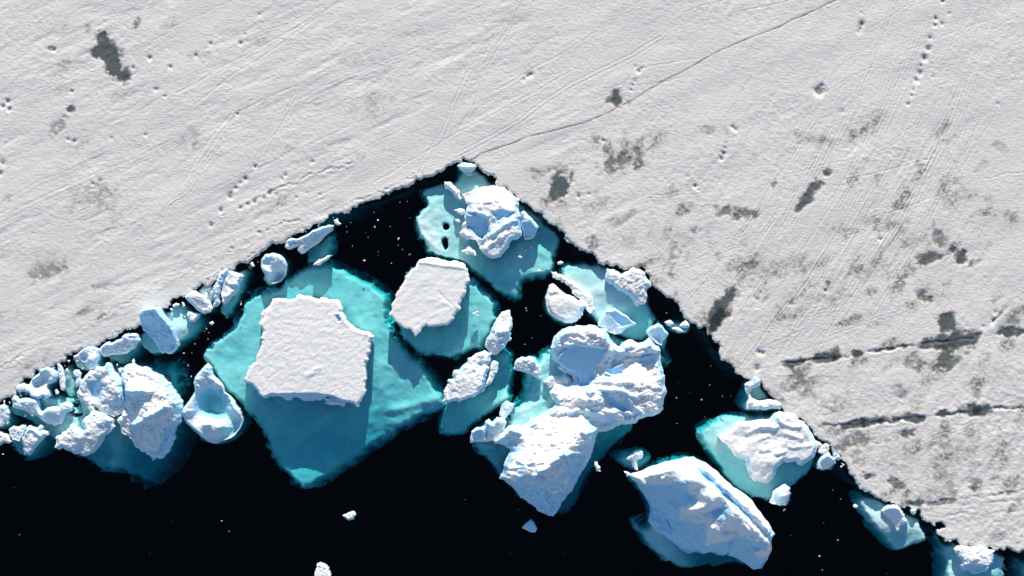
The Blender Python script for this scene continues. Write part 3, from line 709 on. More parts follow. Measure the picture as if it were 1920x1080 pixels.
PD = [(1121, 605), (1129, 590), (1139, 578), (1147, 580), (1153, 577), (1163, 584), (1176, 592), (1184, 601), (1194, 608, .1), (1184, 612, .1), (1174, 616, .1), (1165, 625, .1), (1153, 627, .1), (1133, 619, .1), (1122, 611, .1)]
cap('ice_block', t, PD, [(1140, 590, 1.3), (1155, 583, 1.6), (1170, 597, 1.1), (1150, 605, .7), (1150, 618, .25)], edge=.35, bevel=5, rough=.035, mat=M_CLEAR, jag=.04, label='smooth pale blue block below the rough cap',
    facets=[([(1136, 584), (1153, 580), (1174, 594), (1188, 607), (1168, 613), (1156, 606)], 1.5, 1155, 583, -.01, -.05)])
foot(t, [(1047, 499), (1060, 490), (1085, 488), (1120, 490), (1150, 500), (1190, 498), (1218, 530), (1218, 560), (1224, 580), (1236, 600), (1228, 625), (1214, 642), (1190, 646), (1165, 640), (1145, 624), (1118, 610), (1100, 592), (1085, 575), (1070, 545), (1050, 525)],
     ctrl=[(1070, 505, -1.0), (1110, 520, -.9), (1095, 560, -.35), (1120, 560, -.35), (1110, 590, -.7), (1150, 560, -.55), (1175, 575, -1.0), (1205, 595, -2.4), (1215, 620, -2.6), (1170, 630, -2.6), (1190, 590, -2.2), (1140, 545, -.3), (1130, 505, -1.6), (1215, 560, -2.6)], w=8, drop=6, rough=.2, jag=.08)
P = [(1036, 531), (1047, 540), (1062, 552), (1076, 556), (1088, 564), (1097, 573), (1093, 590), (1082, 602), (1070, 606), (1057, 605), (1043, 598), (1028, 585), (1024, 570), (1022, 558), (1026, 549), (1029, 535)]
t = Thing('iceberg', 'rounded snowy berg with a pointed top left corner, black water on its left', 'iceberg', P)
cap('snow_cap', t, P, [(1035, 542, .9), (1040, 560, 1.1), (1070, 570, 1.6), (1050, 590, 1.0), (1080, 590, 1.2), (1060, 565, 1.5)], edge=.5, bevel=8, rough=.07, wl=12, rub=.05, rubwl=8, mat=M_FLOE, jag=.06, ridges=[([(1030, 556), (1060, 549)], -.25, 4)])
foot(t, [(1020, 562), (1024, 545), (1034, 530), (1062, 548), (1090, 562), (1101, 575), (1096, 595), (1080, 610), (1060, 615), (1040, 603), (1024, 588), (1018, 572)], depth=-1.3, w=6, drop=6)
P = [(1212, 622), (1222, 611), (1234, 606), (1245, 615), (1254, 627), (1249, 633), (1243, 640, .1), (1241, 648, .3), (1232, 645, .3), (1220, 635, .3)]
t = Thing('small_iceberg', 'pale lump of ice with a blue hollow between the massive berg and the right bank', 'iceberg', P)
cap('snow_cap', t, P, [(1222, 622, 1.0), (1234, 614, 1.5), (1245, 624, 1.2), (1238, 632, .1), (1228, 636, .3)], edge=.3, bevel=4, rough=.05, wl=7, jag=.05, mat=M_CLEAR, ridges=[([(1225, 637), (1238, 646)], .4, 2)])
foot(t, [(1204, 618), (1222, 604), (1238, 600), (1254, 612), (1259, 630), (1256, 655), (1262, 680), (1262, 694), (1250, 694), (1238, 670), (1228, 650), (1212, 638)], ctrl=[(1230, 620, -1.2), (1250, 650, -3.4), (1254, 685, -3.8)], w=9, drop=7)
P = [(1246, 604), (1257, 600), (1264, 607), (1273, 611), (1286, 601), (1293, 611), (1288, 617), (1288, 622), (1273, 624), (1262, 618), (1253, 612)]
t = Thing('ice_raft', 'three thin white ice pieces joined in a row beside the right bank', 'ice floe', P)
cap('ice_piece', t, [(1246, 604), (1257, 600), (1264, 607), (1258, 612), (1252, 611)], [(1256, 605, .5)], edge=.2, bevel=4, rough=.04, wl=6, jag=.05)
cap('ice_piece', t, [(1259, 615), (1271, 613), (1280, 618), (1288, 622), (1273, 624)], [(1272, 618, .4)], edge=.15, bevel=4, rough=.04, wl=6, jag=.05)
cap('ice_piece', t, [(1274, 611), (1286, 600), (1293, 611), (1288, 616), (1278, 614)], [(1285, 607, .7)], edge=.2, bevel=4, rough=.04, wl=6, jag=.05)
foot(t, [(1236, 604), (1258, 596), (1290, 600), (1300, 612), (1294, 626), (1270, 628), (1250, 616)], depth=-1.6, w=9, drop=5)

# ---- long diagonal berg between the slabs
PA = [(955, 580), (961, 608), (957, 622), (958, 638), (946, 652), (938, 656), (934, 664, .3), (927, 666, .3), (920, 664), (909, 648), (914, 632), (920, 623), (925, 608), (931, 597), (944, 584)]
t = Thing('long_iceberg', 'long narrow snowy berg of two pieces end to end, lying diagonally right of the slabs', 'iceberg', PA + [(829, 756)])
cap('snow_cap', t, PA, [(953, 595, 1.3), (940, 610, 1.3), (945, 625, 2.0), (952, 635, 1.7), (935, 640, 1.5), (925, 650, 1.2), (930, 658, .8)], edge=.8, bevel=5, rough=.10, rub=.12, rubwl=6, wl=8, jag=.1, label='upper piece of the long berg',
    ridges=[([(935, 622), (955, 622)], .5, 3), ([(930, 600), (918, 640)], .25, 4)], facets=[([(934, 634), (946, 637), (942, 644), (936, 643)], 1.9, 940, 634, 0, -.07)])
PB = [(909, 657), (922, 664), (919, 680), (912, 701), (909, 719), (900, 732), (890, 745), (868, 750), (850, 752, .5), (829, 756, .4), (832, 740), (838, 723), (850, 710), (849, 700), (850, 696), (861, 694), (866, 687), (874, 681), (877, 672), (887, 667), (900, 660)]
cap('snow_cap', t, PB, [(905, 670, 1.4), (880, 690, 1.6), (900, 700, 1.7), (870, 720, 1.6), (855, 740, 1.2), (890, 730, 1.6), (900, 685, 1.2)], edge=.8, bevel=5, rough=.10, rub=.10, rubwl=8, wl=9, jag=.11, label='lower piece of the long berg', pits=[(901, 684, 3, .6), (888, 698, 4, .35)])
PC = [(921, 676), (931, 676), (936, 684), (928, 706), (912, 728), (902, 738), (897, 736), (912, 716), (918, 696)]
cap('ice_shelf', t, PC, [(926, 690, .4), (915, 715, .35)], edge=.1, bevel=5, rough=.02, mat=M_CLEAR, label='smooth pale blue shelf on the lower right side', smooth=1)
foot(t, [(906, 652), (930, 650), (960, 652), (968, 680), (962, 730), (964, 748), (947, 764), (922, 778), (892, 803), (872, 818), (845, 828), (823, 820), (816, 800), (820, 780), (828, 750), (830, 722), (848, 690), (880, 662)],
     ctrl=[(950, 670, -2.7), (940, 720, -2.8), (900, 770, -3.1), (850, 800, -3.6), (945, 755, -.8), (930, 765, -1.6), (860, 690, -4.0), (835, 740, -3.2), (880, 740, -2.6)], w=10, drop=7, rough=.25)

P = [(963, 693), (965, 681), (970, 673), (979, 669), (997, 669), (1006, 676), (1011, 684), (1015, 698), (1014, 711), (999, 705), (990, 700), (979, 697)]
t = Thing('fan_shaped_berg', 'small fan shaped snowy lump between the long narrow berg and the massive berg', 'iceberg', P)
cap('snow_cap', t, P, [(975, 682, 1.2), (995, 680, 1.6), (1005, 692, 1.2), (985, 692, 1.0)], edge=.5, bevel=5, rough=.08, rub=.22, rubwl=6, wl=7, jag=.08)
foot(t, [(972, 672), (1000, 664), (1020, 672), (1024, 700), (1018, 720), (1002, 735), (985, 742), (978, 720), (978, 700)], depth=-2.2, w=8, drop=6)

# ---- the massive rugged berg
P = [(1033, 652), (1039, 632), (1048, 623), (1059, 616), (1083, 610), (1115, 610), (1139, 618), (1145, 636), (1155, 646, .5), (1163, 650, .5), (1174, 640), (1186, 637), (1198, 644), (1210, 640), (1218, 633), (1226, 644), (1236, 650), (1238, 668), (1244, 695), (1246, 719),
     (1251, 735, 1.0), (1244, 759, .6), (1238, 775, .4), (1210, 783, .3), (1190, 795, .3), (1163, 797, .3), (1139, 809, .3), (1121, 811, .5), (1115, 831), (1099, 874, .5), (1083, 902, .3), (1059, 938, .2), (1037, 970, .2), (1007, 958, .2), (975, 934, .3), (956, 910, .3), (936, 898, .6), (945, 871), (959, 846),
     (944, 835, .4), (926, 833, .6), (936, 815), (956, 799), (979, 799), (1007, 784), (1031, 767), (1043, 759), (1031, 735), (1039, 721), (1060, 722, .3), (1075, 716, .1), (1074, 706, .1), (1055, 698, .1), (1043, 683, .1), (1034, 668, .1)]
t = Thing('massive_iceberg', 'massive rugged white iceberg with rounded top, pointed lower end and blue hollows', 'iceberg', P)
cap('snow_cap', t, P,
    [(1060, 632, 3.6), (1090, 626, 4.6), (1120, 625, 4.8), (1135, 640, 4.4), (1100, 645, 4.6), (1055, 650, 3.0), (1050, 672, .9), (1078, 690, .9), (1085, 710, .6), (1100, 690, 1.4), (1105, 710, 1.2), (1120, 680, 2.4), (1140, 660, 3.4),
     (1125, 715, 2.6), (1160, 665, 3.0), (1180, 650, 3.6), (1215, 650, 4.0), (1230, 660, 3.6), (1210, 672, 2.2), (1170, 688, 2.2), (1150, 690, 2.0), (1190, 690, 3.0), (1225, 690, 3.0), (1140, 710, 3.4), (1180, 715, 3.8), (1220, 720, 3.8), (1235, 740, 3.2),
     (1200, 740, 3.9), (1150, 735, 3.9), (1110, 735, 3.6), (1170, 760, 2.4), (1140, 750, 3.0), (1150, 775, 3.4), (1180, 778, 2.6), (1215, 765, 2.8), (1120, 765, 3.0), (1090, 750, 3.2), (1060, 740, 2.4), (1045, 728, 1.6), (1060, 765, 2.6), (1080, 780, 2.2), (1110, 792, 1.6),
     (1140, 795, 1.4), (1030, 785, 3.0), (1000, 805, 3.2), (975, 815, 3.0), (945, 820, 2.2), (955, 833, 1.2), (1060, 800, 4.0), (1100, 808, 4.4), (1030, 820, 4.4), (1070, 830, 5.0), (1000, 850, 4.8), (970, 860, 3.6), (955, 890, 3.6), (990, 885, 5.0), (1040, 850, 5.2),
     (1062, 850, 5.4), (1085, 860, 2.4), (1070, 890, 2.2), (1075, 865, 3.0), (1050, 880, 5.0), (1030, 895, 4.6), (1000, 910, 3.4), (980, 915, 2.0), (1030, 930, 2.0), (1010, 940, 1.2), (1055, 915, 2.0)],
    edge=1.4, hs=1.2, bare_shade_polys=[[(954,908),(979,898),(994,898),(1014,914),(1039,920),(1057,922),(1072,881),(1057,844),(1084,848),(1104,854),(1099,887),(1068,935),(1037,976),(1003,964),(973,946)], [(936,836),(952,822),(975,820),(961,844)], [(1140,800),(1165,790),(1195,778),(1238,768),(1240,778),(1192,800)]], bevel=9, rough=.32, rub=.20, rubwl=9, wl=14, jag=.08, ang=12, stretch=1.7, steep=.85,
    ridges=[([(1060, 645), (1085, 650), (1098, 672)], .55, 3.5), ([(1128, 728), (1160, 730), (1190, 742)], .6, 4), ([(1110, 716), (1150, 714), (1185, 717)], .35, 3), ([(1135, 700), (1148, 700)], .5, 3), ([(1120, 700), (1118, 720), (1105, 735)], .5, 5), ([(1098, 700), (1122, 664)], -.25, 2),
            ([(1165, 730), (1188, 760), (1203, 775)], .5, 3), ([(1140, 748), (1165, 768), (1185, 775)], .6, 4), ([(1050, 850), (1078, 845), (1095, 850)], .5, 4), ([(1000, 890), (1045, 856)], .6, 5), ([(985, 872), (975, 905)], .5, 4), ([(1010, 898), (1032, 905)], .7, 4), ([(1015, 918), (1022, 938)], .8, 3.5),
            ([(1045, 910), (1060, 920)], .5, 3), ([(1058, 842), (1072, 885)], .6, 3), ([(930, 832), (955, 805), (975, 812)], .5, 3), ([(1090, 808), (1115, 806)], .5, 4), ([(970, 868), (1000, 872)], -.35, 3), ([(1172, 658), (1200, 664), (1228, 652)], .4, 4), ([(1100, 770), (1130, 778)], .45, 4), ([(1045, 775), (1085, 768)], .5, 4),
            ([(1152, 668), (1150, 690)], -.4, 4), ([(1215, 800), (1180, 782)], .2, 4)],
    facets=[([(1055, 655), (1078, 642), (1100, 648), (1140, 652), (1128, 672), (1112, 700), (1104, 724), (1088, 724), (1082, 700), (1062, 692), (1042, 676)], 3.3, 1090, 650, .010, -.042),
            ([(1132, 690), (1150, 688), (1168, 680), (1168, 698), (1150, 702), (1134, 698)], 2.6, 1150, 688, 0, -.055), ([(1188, 670), (1232, 660), (1230, 676), (1195, 682)], 3.2, 1210, 665, .004, -.06),
            ([(1122, 736), (1150, 744), (1180, 770), (1170, 772), (1140, 758)], 3.2, 1150, 745, 0, -.055)])
PS = [(1019, 716), (1027, 709), (1039, 704), (1052, 707), (1060, 697), (1064, 704), (1072, 716), (1066, 726), (1050, 722), (1038, 722), (1030, 728)]
cap('ice_spur', t, PS, [(1035, 712, .5), (1060, 704, .9), (1055, 715, .4)], edge=.15, bevel=5, rough=.06, wl=6, jag=.06, mat=M_CLEAR)
PW = [(940, 760), (948, 752), (957, 755), (966, 758), (958, 772), (950, 782), (942, 790), (936, 778)]
cap('ice_sill', t, PW, [(950, 765, .03)], edge=-.15, bevel=8, rough=.05, wl=6, jag=.06, mat=M_CLEAR, label='whitish sill just awash left of the berg')
foot(t, [(1035, 646), (1020, 652), (1000, 672), (985, 700), (978, 730), (968, 748), (950, 770), (938, 790), (905, 806), (884, 830), (886, 850), (912, 868), (928, 895), (945, 912), (975, 945), (1005, 968), (1040, 984), (1065, 982), (1092, 960), (1104, 920), (1120, 892), (1145, 862),
         (1178, 830), (1194, 808), (1200, 792), (1242, 775), (1250, 735), (1240, 690), (1262, 690), (1262, 672), (1240, 640), (1180, 630), (1130, 610), (1060, 612)],
     ctrl=[(1010, 690, -1.2), (1025, 670, -1.4), (1000, 725, -2.0), (1030, 700, -1.5), (985, 775, -1.0), (1010, 750, -1.1), (960, 785, -1.1), (910, 840, -3.0), (935, 860, -3.6), (945, 840, -3.0), (1000, 970, -11), (1080, 960, -12), (1150, 850, -9.0), (1170, 815, -7.0), (1100, 780, -3), (1200, 720, -4), (1180, 645, -2.8), (945, 900, -4.5), (1130, 830, -5.0), (1065, 705, -1.0), (1254, 680, -4)],
     w=12, drop=7, rough=.35, jag=.05, steps=[([(950, 780), (1040, 742)], .3, 5)])
P = [(882, 831, .2), (884, 809, .5), (894, 802), (908, 799), (910, 790), (917, 786), (923, 793), (932, 783), (944, 783), (950, 792), (946, 806), (940, 812), (936, 820), (928, 826, .3), (904, 829, .2)]
t = Thing('small_iceberg', 'small chunk of ice with a smooth blue left block, leaning on the massive iceberg', 'iceberg', P)
cap('snow_cap', t, P, [(895, 808, 1.4), (915, 797, 1.6), (935, 793, 1.8), (925, 810, 1.0), (935, 805, 1.3), (900, 822, .5)], edge=.6, bevel=5, rough=.05, rub=.06, wl=9, jag=.05, ridges=[([(908, 798), (912, 820)], -.45, 2), ([(912, 812), (924, 818)], -.3, 2), ([(912, 790), (925, 800)], .3, 3)],
    facets=[([(885, 810), (897, 803), (906, 803), (904, 824), (886, 826)], 1.5, 895, 803, 0, -.055)])
foot(t, [(882, 833), (884, 806), (906, 790), (950, 778), (960, 800), (940, 830), (930, 850), (900, 850), (888, 845)], depth=-2.6, w=8, drop=5)
PS = [(1115, 866), (1120, 866), (1126, 877), (1127, 884), (1120, 884), (1116, 876)]
t = Thing('ice_splinter', 'small elongated white splinter right of the massive berg\'s pointed lower half', 'ice floe', PS)
cap('splinter', t, PS, [(1120, 875, .4)], edge=.15, bevel=3, rough=.03, step=1.0)

# ---- the smooth blue berg at the bottom
P = [(1177, 891, .8), (1196, 886, 1.6), (1214, 879, 1.6), (1233, 873, 1.6), (1259, 865, 1.5), (1288, 858, 1.5), (1303, 858, 1.2), (1325, 869, 1.2), (1347, 886, 1.2), (1362, 902, 1.2), (1392, 924, 1.2), (1410, 938, 1.2), (1422, 957, 1.2), (1443, 984, 1.2), (1453, 1001, 1.2), (1447, 1010, 1.0), (1447, 1032, .8),
     (1440, 1050, .4), (1429, 1067, .2), (1414, 1069, .2), (1392, 1054, .3), (1377, 1045, .3), (1362, 1040, .4), (1355, 1043, .3), (1333, 1036, .2), (1320, 1040, .2), (1307, 1036, .2), (1288, 1038, .2), (1277, 1031, .1), (1262, 1017, .1), (1246, 1006, .05), (1228, 994, 0), (1216, 978, 0), (1220, 954, .2), (1210, 932, .3), (1196, 910, .4)]
t = Thing('smooth_blue_iceberg', 'big smooth-backed blue and white iceberg at the bottom, a groove along its upper right edge', 'iceberg', P)
cap('ice_dome', t, P,
    [(1196, 892, 2.0), (1230, 885, 4.4), (1265, 878, 5.8), (1300, 870, 5.6), (1335, 890, 5.8), (1370, 922, 6.2), (1400, 950, 6.2), (1435, 990, 4.8), (1300, 890, 7.0), (1340, 920, 7.4), (1370, 955, 7.4), (1395, 985, 6.8), (1425, 1010, 4.8),
     (1215, 905, 2.6), (1235, 920, 2.6), (1260, 905, 4.9), (1275, 900, 6.6), (1255, 940, 2.3), (1285, 925, 4.3), (1240, 960, 1.0), (1265, 970, 1.6), (1290, 950, 5.0), (1315, 965, 5.6), (1300, 990, 3.0), (1280, 1000, 1.6), (1260, 990, .8), (1250, 975, .7),
     (1325, 940, 6.6), (1345, 955, 5.6), (1335, 985, 5.2), (1355, 985, 5.4), (1320, 1010, 2.5), (1345, 1025, 1.4), (1300, 1020, 1.0), (1365, 1000, 4.2), (1380, 1015, 3.6), (1385, 1035, 1.8), (1410, 1040, 2.6), (1425, 1035, 3.0), (1425, 1052, 1.2), (1405, 1058, .8), (1232, 985, .25), (1400, 1010, 4.6)],
    edge=1.0, hs=1.3, bevel=11, rough=.30, rub=.0, wl=16, jag=.035, ang=-50, stretch=1.5, steep=9, mat=berg_material('blue_ice_with_snow', (0.94, 0.95, 0.96), (0.38, 0.73, 1.0)), bare_shade_polys=[[(1180,898),(1211,907),(1249,904),(1280,899),(1293,915),(1302,935),(1275,951),(1271,973),(1320,973),(1324,982),(1322,1018),(1360,1018),(1373,991),(1393,1004),(1433,1013),(1409,1031),(1407,1042),(1440,1042),(1427,1075),(1382,1060),(1360,1050),(1293,1048),(1242,1020),(1212,984),(1208,947),(1194,918)], [(1324,955),(1360,935),(1362,955),(1345,975)], [(1289,862),(1310,873),(1345,905),(1385,945),(1420,975),(1452,1000),(1450,1008),(1410,978),(1370,945),(1330,908),(1296,878)]],
    ridges=[([(1283, 858), (1300, 872), (1330, 898), (1362, 930), (1390, 955), (1415, 980), (1440, 1006)], -1.1, 5), ([(1280, 952), (1305, 945)], .6, 6), ([(1275, 970), (1310, 972)], .45, 5), ([(1330, 985), (1345, 995), (1360, 1000)], .5, 6), ([(1335, 1010), (1368, 998)], .5, 6), ([(1412, 1030), (1430, 1028)], .6, 6),
            ([(1320, 955), (1350, 945)], -.5, 8), ([(1366, 1036), (1370, 1005), (1376, 985)], -.5, 3), ([(1250, 974), (1260, 992)], -.35, 1.6), ([(1230, 880), (1224, 905)], .35, 3), ([(1240, 890), (1232, 920)], .3, 3), ([(1390, 1000), (1410, 1008)], .4, 5), ([(1300, 995), (1306, 1012)], .25, 3), ([(1345, 960), (1325, 990)], .3, 5)])
foot(t, [(1172, 893), (1200, 880), (1230, 868), (1262, 858), (1290, 854), (1322, 864), (1338, 874), (1354, 884), (1362, 898), (1395, 924), (1420, 950), (1446, 984), (1456, 1004), (1450, 1040), (1438, 1066), (1416, 1074), (1380, 1070), (1350, 1078), (1310, 1072), (1280, 1074), (1246, 1056), (1214, 1032), (1196, 1008), (1184, 985), (1182, 974),
         (1192, 976), (1206, 986), (1214, 975), (1214, 955), (1204, 932), (1188, 912)],
     ctrl=[(1200, 995, -1.2), (1225, 1015, -1.4), (1240, 1035, -1.0), (1265, 1050, -2.2), (1290, 1060, -3.6), (1240, 1005, -1.2), (1340, 1060, -10.0), (1400, 1065, -9), (1215, 900, -3), (1230, 868, -2.5), (1345, 880, -1.6), (1300, 900, -2), (1400, 980, -2), (1230, 990, -.5), (1188, 900, -2.5)], w=9, drop=7, rough=.2)
P = [(1170, 884), (1180, 886), (1182, 890), (1175, 894)]
t = Thing('ice_splinter', 'tiny white triangle off the left tip of the smooth blue berg', 'ice floe', P)
cap('splinter', t, P, [(1176, 888, .4)], edge=.15, bevel=3, rough=.03, step=1.0)
P = [(1174, 861), (1182, 853), (1190, 846), (1202, 843), (1206, 852), (1203, 860), (1194, 862), (1195, 870), (1196, 882, .1), (1190, 880, .1), (1185, 872), (1184, 864)]
t = Thing('small_iceberg', 'small jagged white fragment on a faint blue foot above the smooth blue berg', 'iceberg', P)
cap('snow_cap', t, P, [(1190, 853, .9), (1200, 850, 1.0), (1190, 872, .4)], edge=.2, bevel=4, rough=.06, wl=6, step=1.0, jag=.06)
foot(t, [(1140, 856), (1160, 848), (1180, 846), (1205, 842), (1222, 852), (1224, 864), (1208, 884), (1190, 890), (1165, 876)], ctrl=[(1160, 860, -2.8), (1210, 860, -3.4), (1190, 865, -2.6)], w=9, drop=6)

# ---- bergs jammed along the right bank
P = [(1396, 721), (1407, 714), (1414, 704), (1422, 706), (1427, 712), (1425, 723), (1412, 728), (1406, 738), (1410, 746), (1422, 751), (1436, 750), (1447, 749), (1460, 751), (1468, 758), (1463, 768), (1450, 766), (1436, 769), (1415, 768), (1400, 768), (1400, 758), (1404, 748), (1400, 737)]
t = Thing('hook_shaped_berg', 'small V shaped berg with a turquoise pool inside, against the right bank', 'iceberg', P)
cap('snow_cap', t, P, [(1418, 712, 1.0), (1404, 726, .8), (1404, 745, .6), (1425, 760, .9), (1450, 758, .9)], edge=.25, bevel=6, rough=.07, wl=8, jag=.05)
foot(t, [(1382, 760), (1388, 742), (1395, 728), (1404, 710), (1425, 706), (1440, 730), (1456, 748), (1472, 760), (1466, 774), (1430, 779), (1398, 775)], ctrl=[(1430, 738, -1.7), (1392, 755, -1.5), (1420, 772, -2.8)], w=9, drop=6)
P = [(1346, 817, .1), (1370, 806, .3), (1378, 797), (1384, 788), (1402, 790), (1421, 787), (1444, 786), (1451, 776), (1470, 773), (1492, 780), (1510, 795), (1523, 813), (1533, 836), (1530, 848), (1525, 858), (1503, 874), (1497, 872), (1492, 865), (1480, 867), (1470, 865), (1458, 876), (1456, 886), (1451, 895), (1444, 902), (1440, 907),
     (1428, 904), (1414, 902), (1407, 894), (1405, 887), (1400, 876), (1399, 865), (1388, 860), (1377, 854), (1370, 842), (1362, 832)]
t = Thing('snowy_iceberg', 'snow covered berg jammed into the right bank, turquoise foot spreading to its left', 'iceberg', P)
cap('snow_cap', t, P, [(1370, 815, .6), (1400, 805, 1.1), (1430, 800, 1.6), (1460, 790, 1.9), (1490, 800, 1.7), (1515, 825, 1.6), (1480, 830, 1.7), (1440, 820, 1.3), (1400, 830, 1.3), (1430, 850, 1.9), (1445, 870, 2.0), (1420, 885, 1.2), (1500, 855, 1.5), (1470, 855, 1.6), (1380, 838, .9), (1430, 895, 1.0), (1398, 822, .8)],
    edge=.5, bevel=9, rough=.13, rub=.06, rubwl=10, wl=14, mat=berg_material('berg_snow_thin', (0.86, 0.86, 0.87)), jag=.07, ang=30, stretch=1.8,
    ridges=[([(1398, 812), (1425, 798), (1455, 800)], .35, 4), ([(1404, 828), (1440, 817)], .3, 4), ([(1455, 780), (1470, 795), (1500, 800)], .3, 4), ([(1470, 812), (1500, 822)], .3, 4), ([(1455, 850), (1470, 845)], .35, 4), ([(1480, 838), (1520, 835)], .2, 4), ([(1425, 850), (1440, 848)], -.35, 3)])
foot(t, [(1304, 817), (1313, 799), (1336, 785), (1370, 774), (1399, 774), (1425, 776), (1450, 770), (1530, 815), (1542, 850), (1531, 880), (1505, 906), (1475, 936), (1436, 944), (1406, 938), (1376, 920), (1357, 900), (1338, 866), (1316, 836)],
     ctrl=[(1330, 810, -1.2), (1360, 795, -.9), (1345, 825, -.6), (1350, 850, -1.7), (1380, 880, -2.1), (1420, 920, -2.2), (1470, 900, -2.6), (1500, 885, -3.2), (1470, 830, -1.5), (1410, 780, -1.4)], w=8, drop=6, rough=.15)
P = [(1444, 943, .1), (1449, 930, .2), (1451, 921), (1462, 914), (1473, 908), (1482, 915), (1483, 925), (1480, 936), (1473, 948), (1462, 948), (1455, 946)]
t = Thing('small_iceberg', 'knobbly white lump with a blue left face, below the jammed berg\'s foot', 'iceberg', P)
cap('snow_cap', t, P, [(1470, 918, 1.6), (1475, 930, 1.6), (1463, 930, 1.7), (1456, 925, .8), (1453, 938, .3), (1468, 942, .9)], edge=.3, bevel=4, rough=.08, rub=.15, rubwl=5, wl=7, jag=.07)
foot(t, [(1440, 940), (1450, 912), (1474, 903), (1490, 915), (1488, 938), (1476, 953), (1455, 950)], depth=-3, w=8, drop=5)
P = [(1533, 879, .1), (1534, 868, .3), (1537, 861), (1546, 852), (1554, 848), (1558, 854), (1566, 858), (1567, 868), (1560, 872), (1556, 878), (1545, 880, .1)]
t = Thing('small_iceberg', 'small white block with a blue flank in the rubble beside the jammed berg', 'iceberg', P)
cap('snow_cap', t, P, [(1548, 858, 1.3), (1560, 862, 1.0), (1545, 870, .5)], edge=.3, bevel=4, rough=.07, rub=.15, rubwl=5, wl=7)
foot(t, [(1530, 880), (1532, 856), (1552, 842), (1572, 856), (1570, 874), (1550, 884)], depth=-2.2, w=7, drop=5)
for pts, z, lab in [([(1534, 848), (1540, 836), (1548, 830), (1556, 834), (1554, 844), (1544, 852)], .3, 'flat grey-green floe in the gap above the small white block'),
                    ([(1562, 846), (1570, 848), (1577, 858), (1572, 864), (1564, 856)], .5, 'narrow grey floe at the right of the small white block'),
                    ([(1526, 826), (1536, 828), (1542, 836), (1536, 842), (1528, 838)], .4, 'snowy scrap wedged between jammed berg and right bank')]:
    t = Thing('rubble_floe', lab, 'ice floe', pts, 'rubble between the jammed berg and the bank')
    cap('floe_top', t, pts, [(centre(pts)[0], centre(pts)[1], z)], edge=.15, bevel=4, rough=.05, wl=6, mat=M_FLOE, step=1.0)

P = [(1653, 957), (1657, 952), (1663, 948), (1676, 946), (1688, 952), (1696, 965), (1704, 981, .3), (1697, 983, .3), (1689, 987, .1), (1686, 996, .05), (1681, 996, .05), (1678, 984, .1), (1670, 976, .1), (1662, 969, .1)]
t = Thing('iceberg', 'snow capped lump on a blurred blue foot, fringed by the right bank', 'iceberg', P)
cap('snow_cap', t, P, [(1668, 953, 1.2), (1682, 957, 1.4), (1692, 972, .9), (1670, 966, .3), (1680, 975, .4)], edge=.4, bevel=5, rough=.07, rub=.08, rubwl=7, wl=8)
foot(t, [(1605, 928), (1624, 922), (1642, 928), (1665, 938), (1692, 950), (1708, 958), (1727, 970), (1735, 992), (1743, 1010), (1729, 1024), (1708, 1030), (1688, 1040), (1672, 1034), (1660, 1024), (1647, 1008), (1631, 991), (1620, 970), (1608, 956), (1603, 942)],
     ctrl=[(1620, 935, -.8), (1640, 940, -1.4), (1635, 965, -.6), (1650, 985, -.5), (1715, 990, -.8), (1725, 1010, -.9), (1680, 1010, -1.3), (1680, 1028, -1.5), (1700, 965, -1.4), (1665, 975, -.4)], w=8, drop=6, jag=.08, rough=.25)
P = [(1790, 1030), (1805, 1024), (1822, 1026), (1839, 1024), (1852, 1029), (1867, 1032), (1863, 1048), (1856, 1062, .4), (1849, 1073, .1), (1828, 1077, .1), (1808, 1071, .1), (1801, 1062, .4), (1804, 1054), (1796, 1040)]
t = Thing('iceberg', 'squarish snow topped berg cut by the bank in the bottom right corner', 'iceberg', P)
cap('snow_cap', t, P, [(1810, 1035, 1.3), (1845, 1036, 1.4), (1820, 1050, 1.5), (1845, 1055, 1.4), (1825, 1064, .9)], edge=.8, bevel=4, rough=.08, rub=.12, rubwl=7, wl=8, facets=[([(1808, 1062), (1818, 1056), (1840, 1060), (1850, 1060), (1846, 1071), (1828, 1075), (1810, 1069)], 1.1, 1828, 1058, 0, -.055)])
foot(t, [(1746, 985), (1762, 1002), (1776, 1014), (1800, 1018), (1884, 1028), (1888, 1060), (1892, 1120), (1860, 1150), (1790, 1150), (1765, 1120), (1762, 1050), (1756, 1020)], ctrl=[(1770, 1030, -1.6), (1785, 1070, -.8), (1875, 1060, -1.2), (1830, 1090, -2.0)], w=9, drop=6)
P = [(1903, 1045), (1916, 1036), (1960, 1048), (1990, 1080), (1960, 1130), (1915, 1120), (1902, 1080)]
t = Thing('sunken_floe', 'sunken teal block of ice showing only its left edge in the bottom right corner', 'ice floe', P)
foot(t, P, depth=-2.4, w=14, drop=6, name='sunken_block')

# ---- bergs along the left bank, top to bottom
P = [(534, 464, .2), (536, 453), (546, 446), (557, 448), (575, 440), (597, 427), (617, 421), (626, 422), (624, 431), (614, 438), (601, 451, .1), (586, 462, .05), (572, 473, .05), (565, 476, .05), (557, 469, .1), (560, 461, .2), (543, 468, .2)]
t = Thing('slanting_slab_berg', 'thin tilted slab with a pale blue underside, below the left bank', 'iceberg', P)
cap('ice_slab', t, P, [(545, 456, .6), (575, 446, 1.1), (605, 430, 1.3), (618, 427, 1.2), (580, 460, .3), (605, 440, .7)], edge=.5, bevel=4, rough=.04, wl=9, jag=.045, mat=M_CLEAR, ridges=[([(545, 452), (590, 434), (622, 424)], .45, 3)])
cap('ice_blade', t, [(587, 497), (597, 487), (614, 479), (623, 478), (614, 487), (600, 497)], [(605, 487, .5)], edge=.15, bevel=4, rough=.03, wl=6, jag=.04, label='thin white blade showing at the lower side')
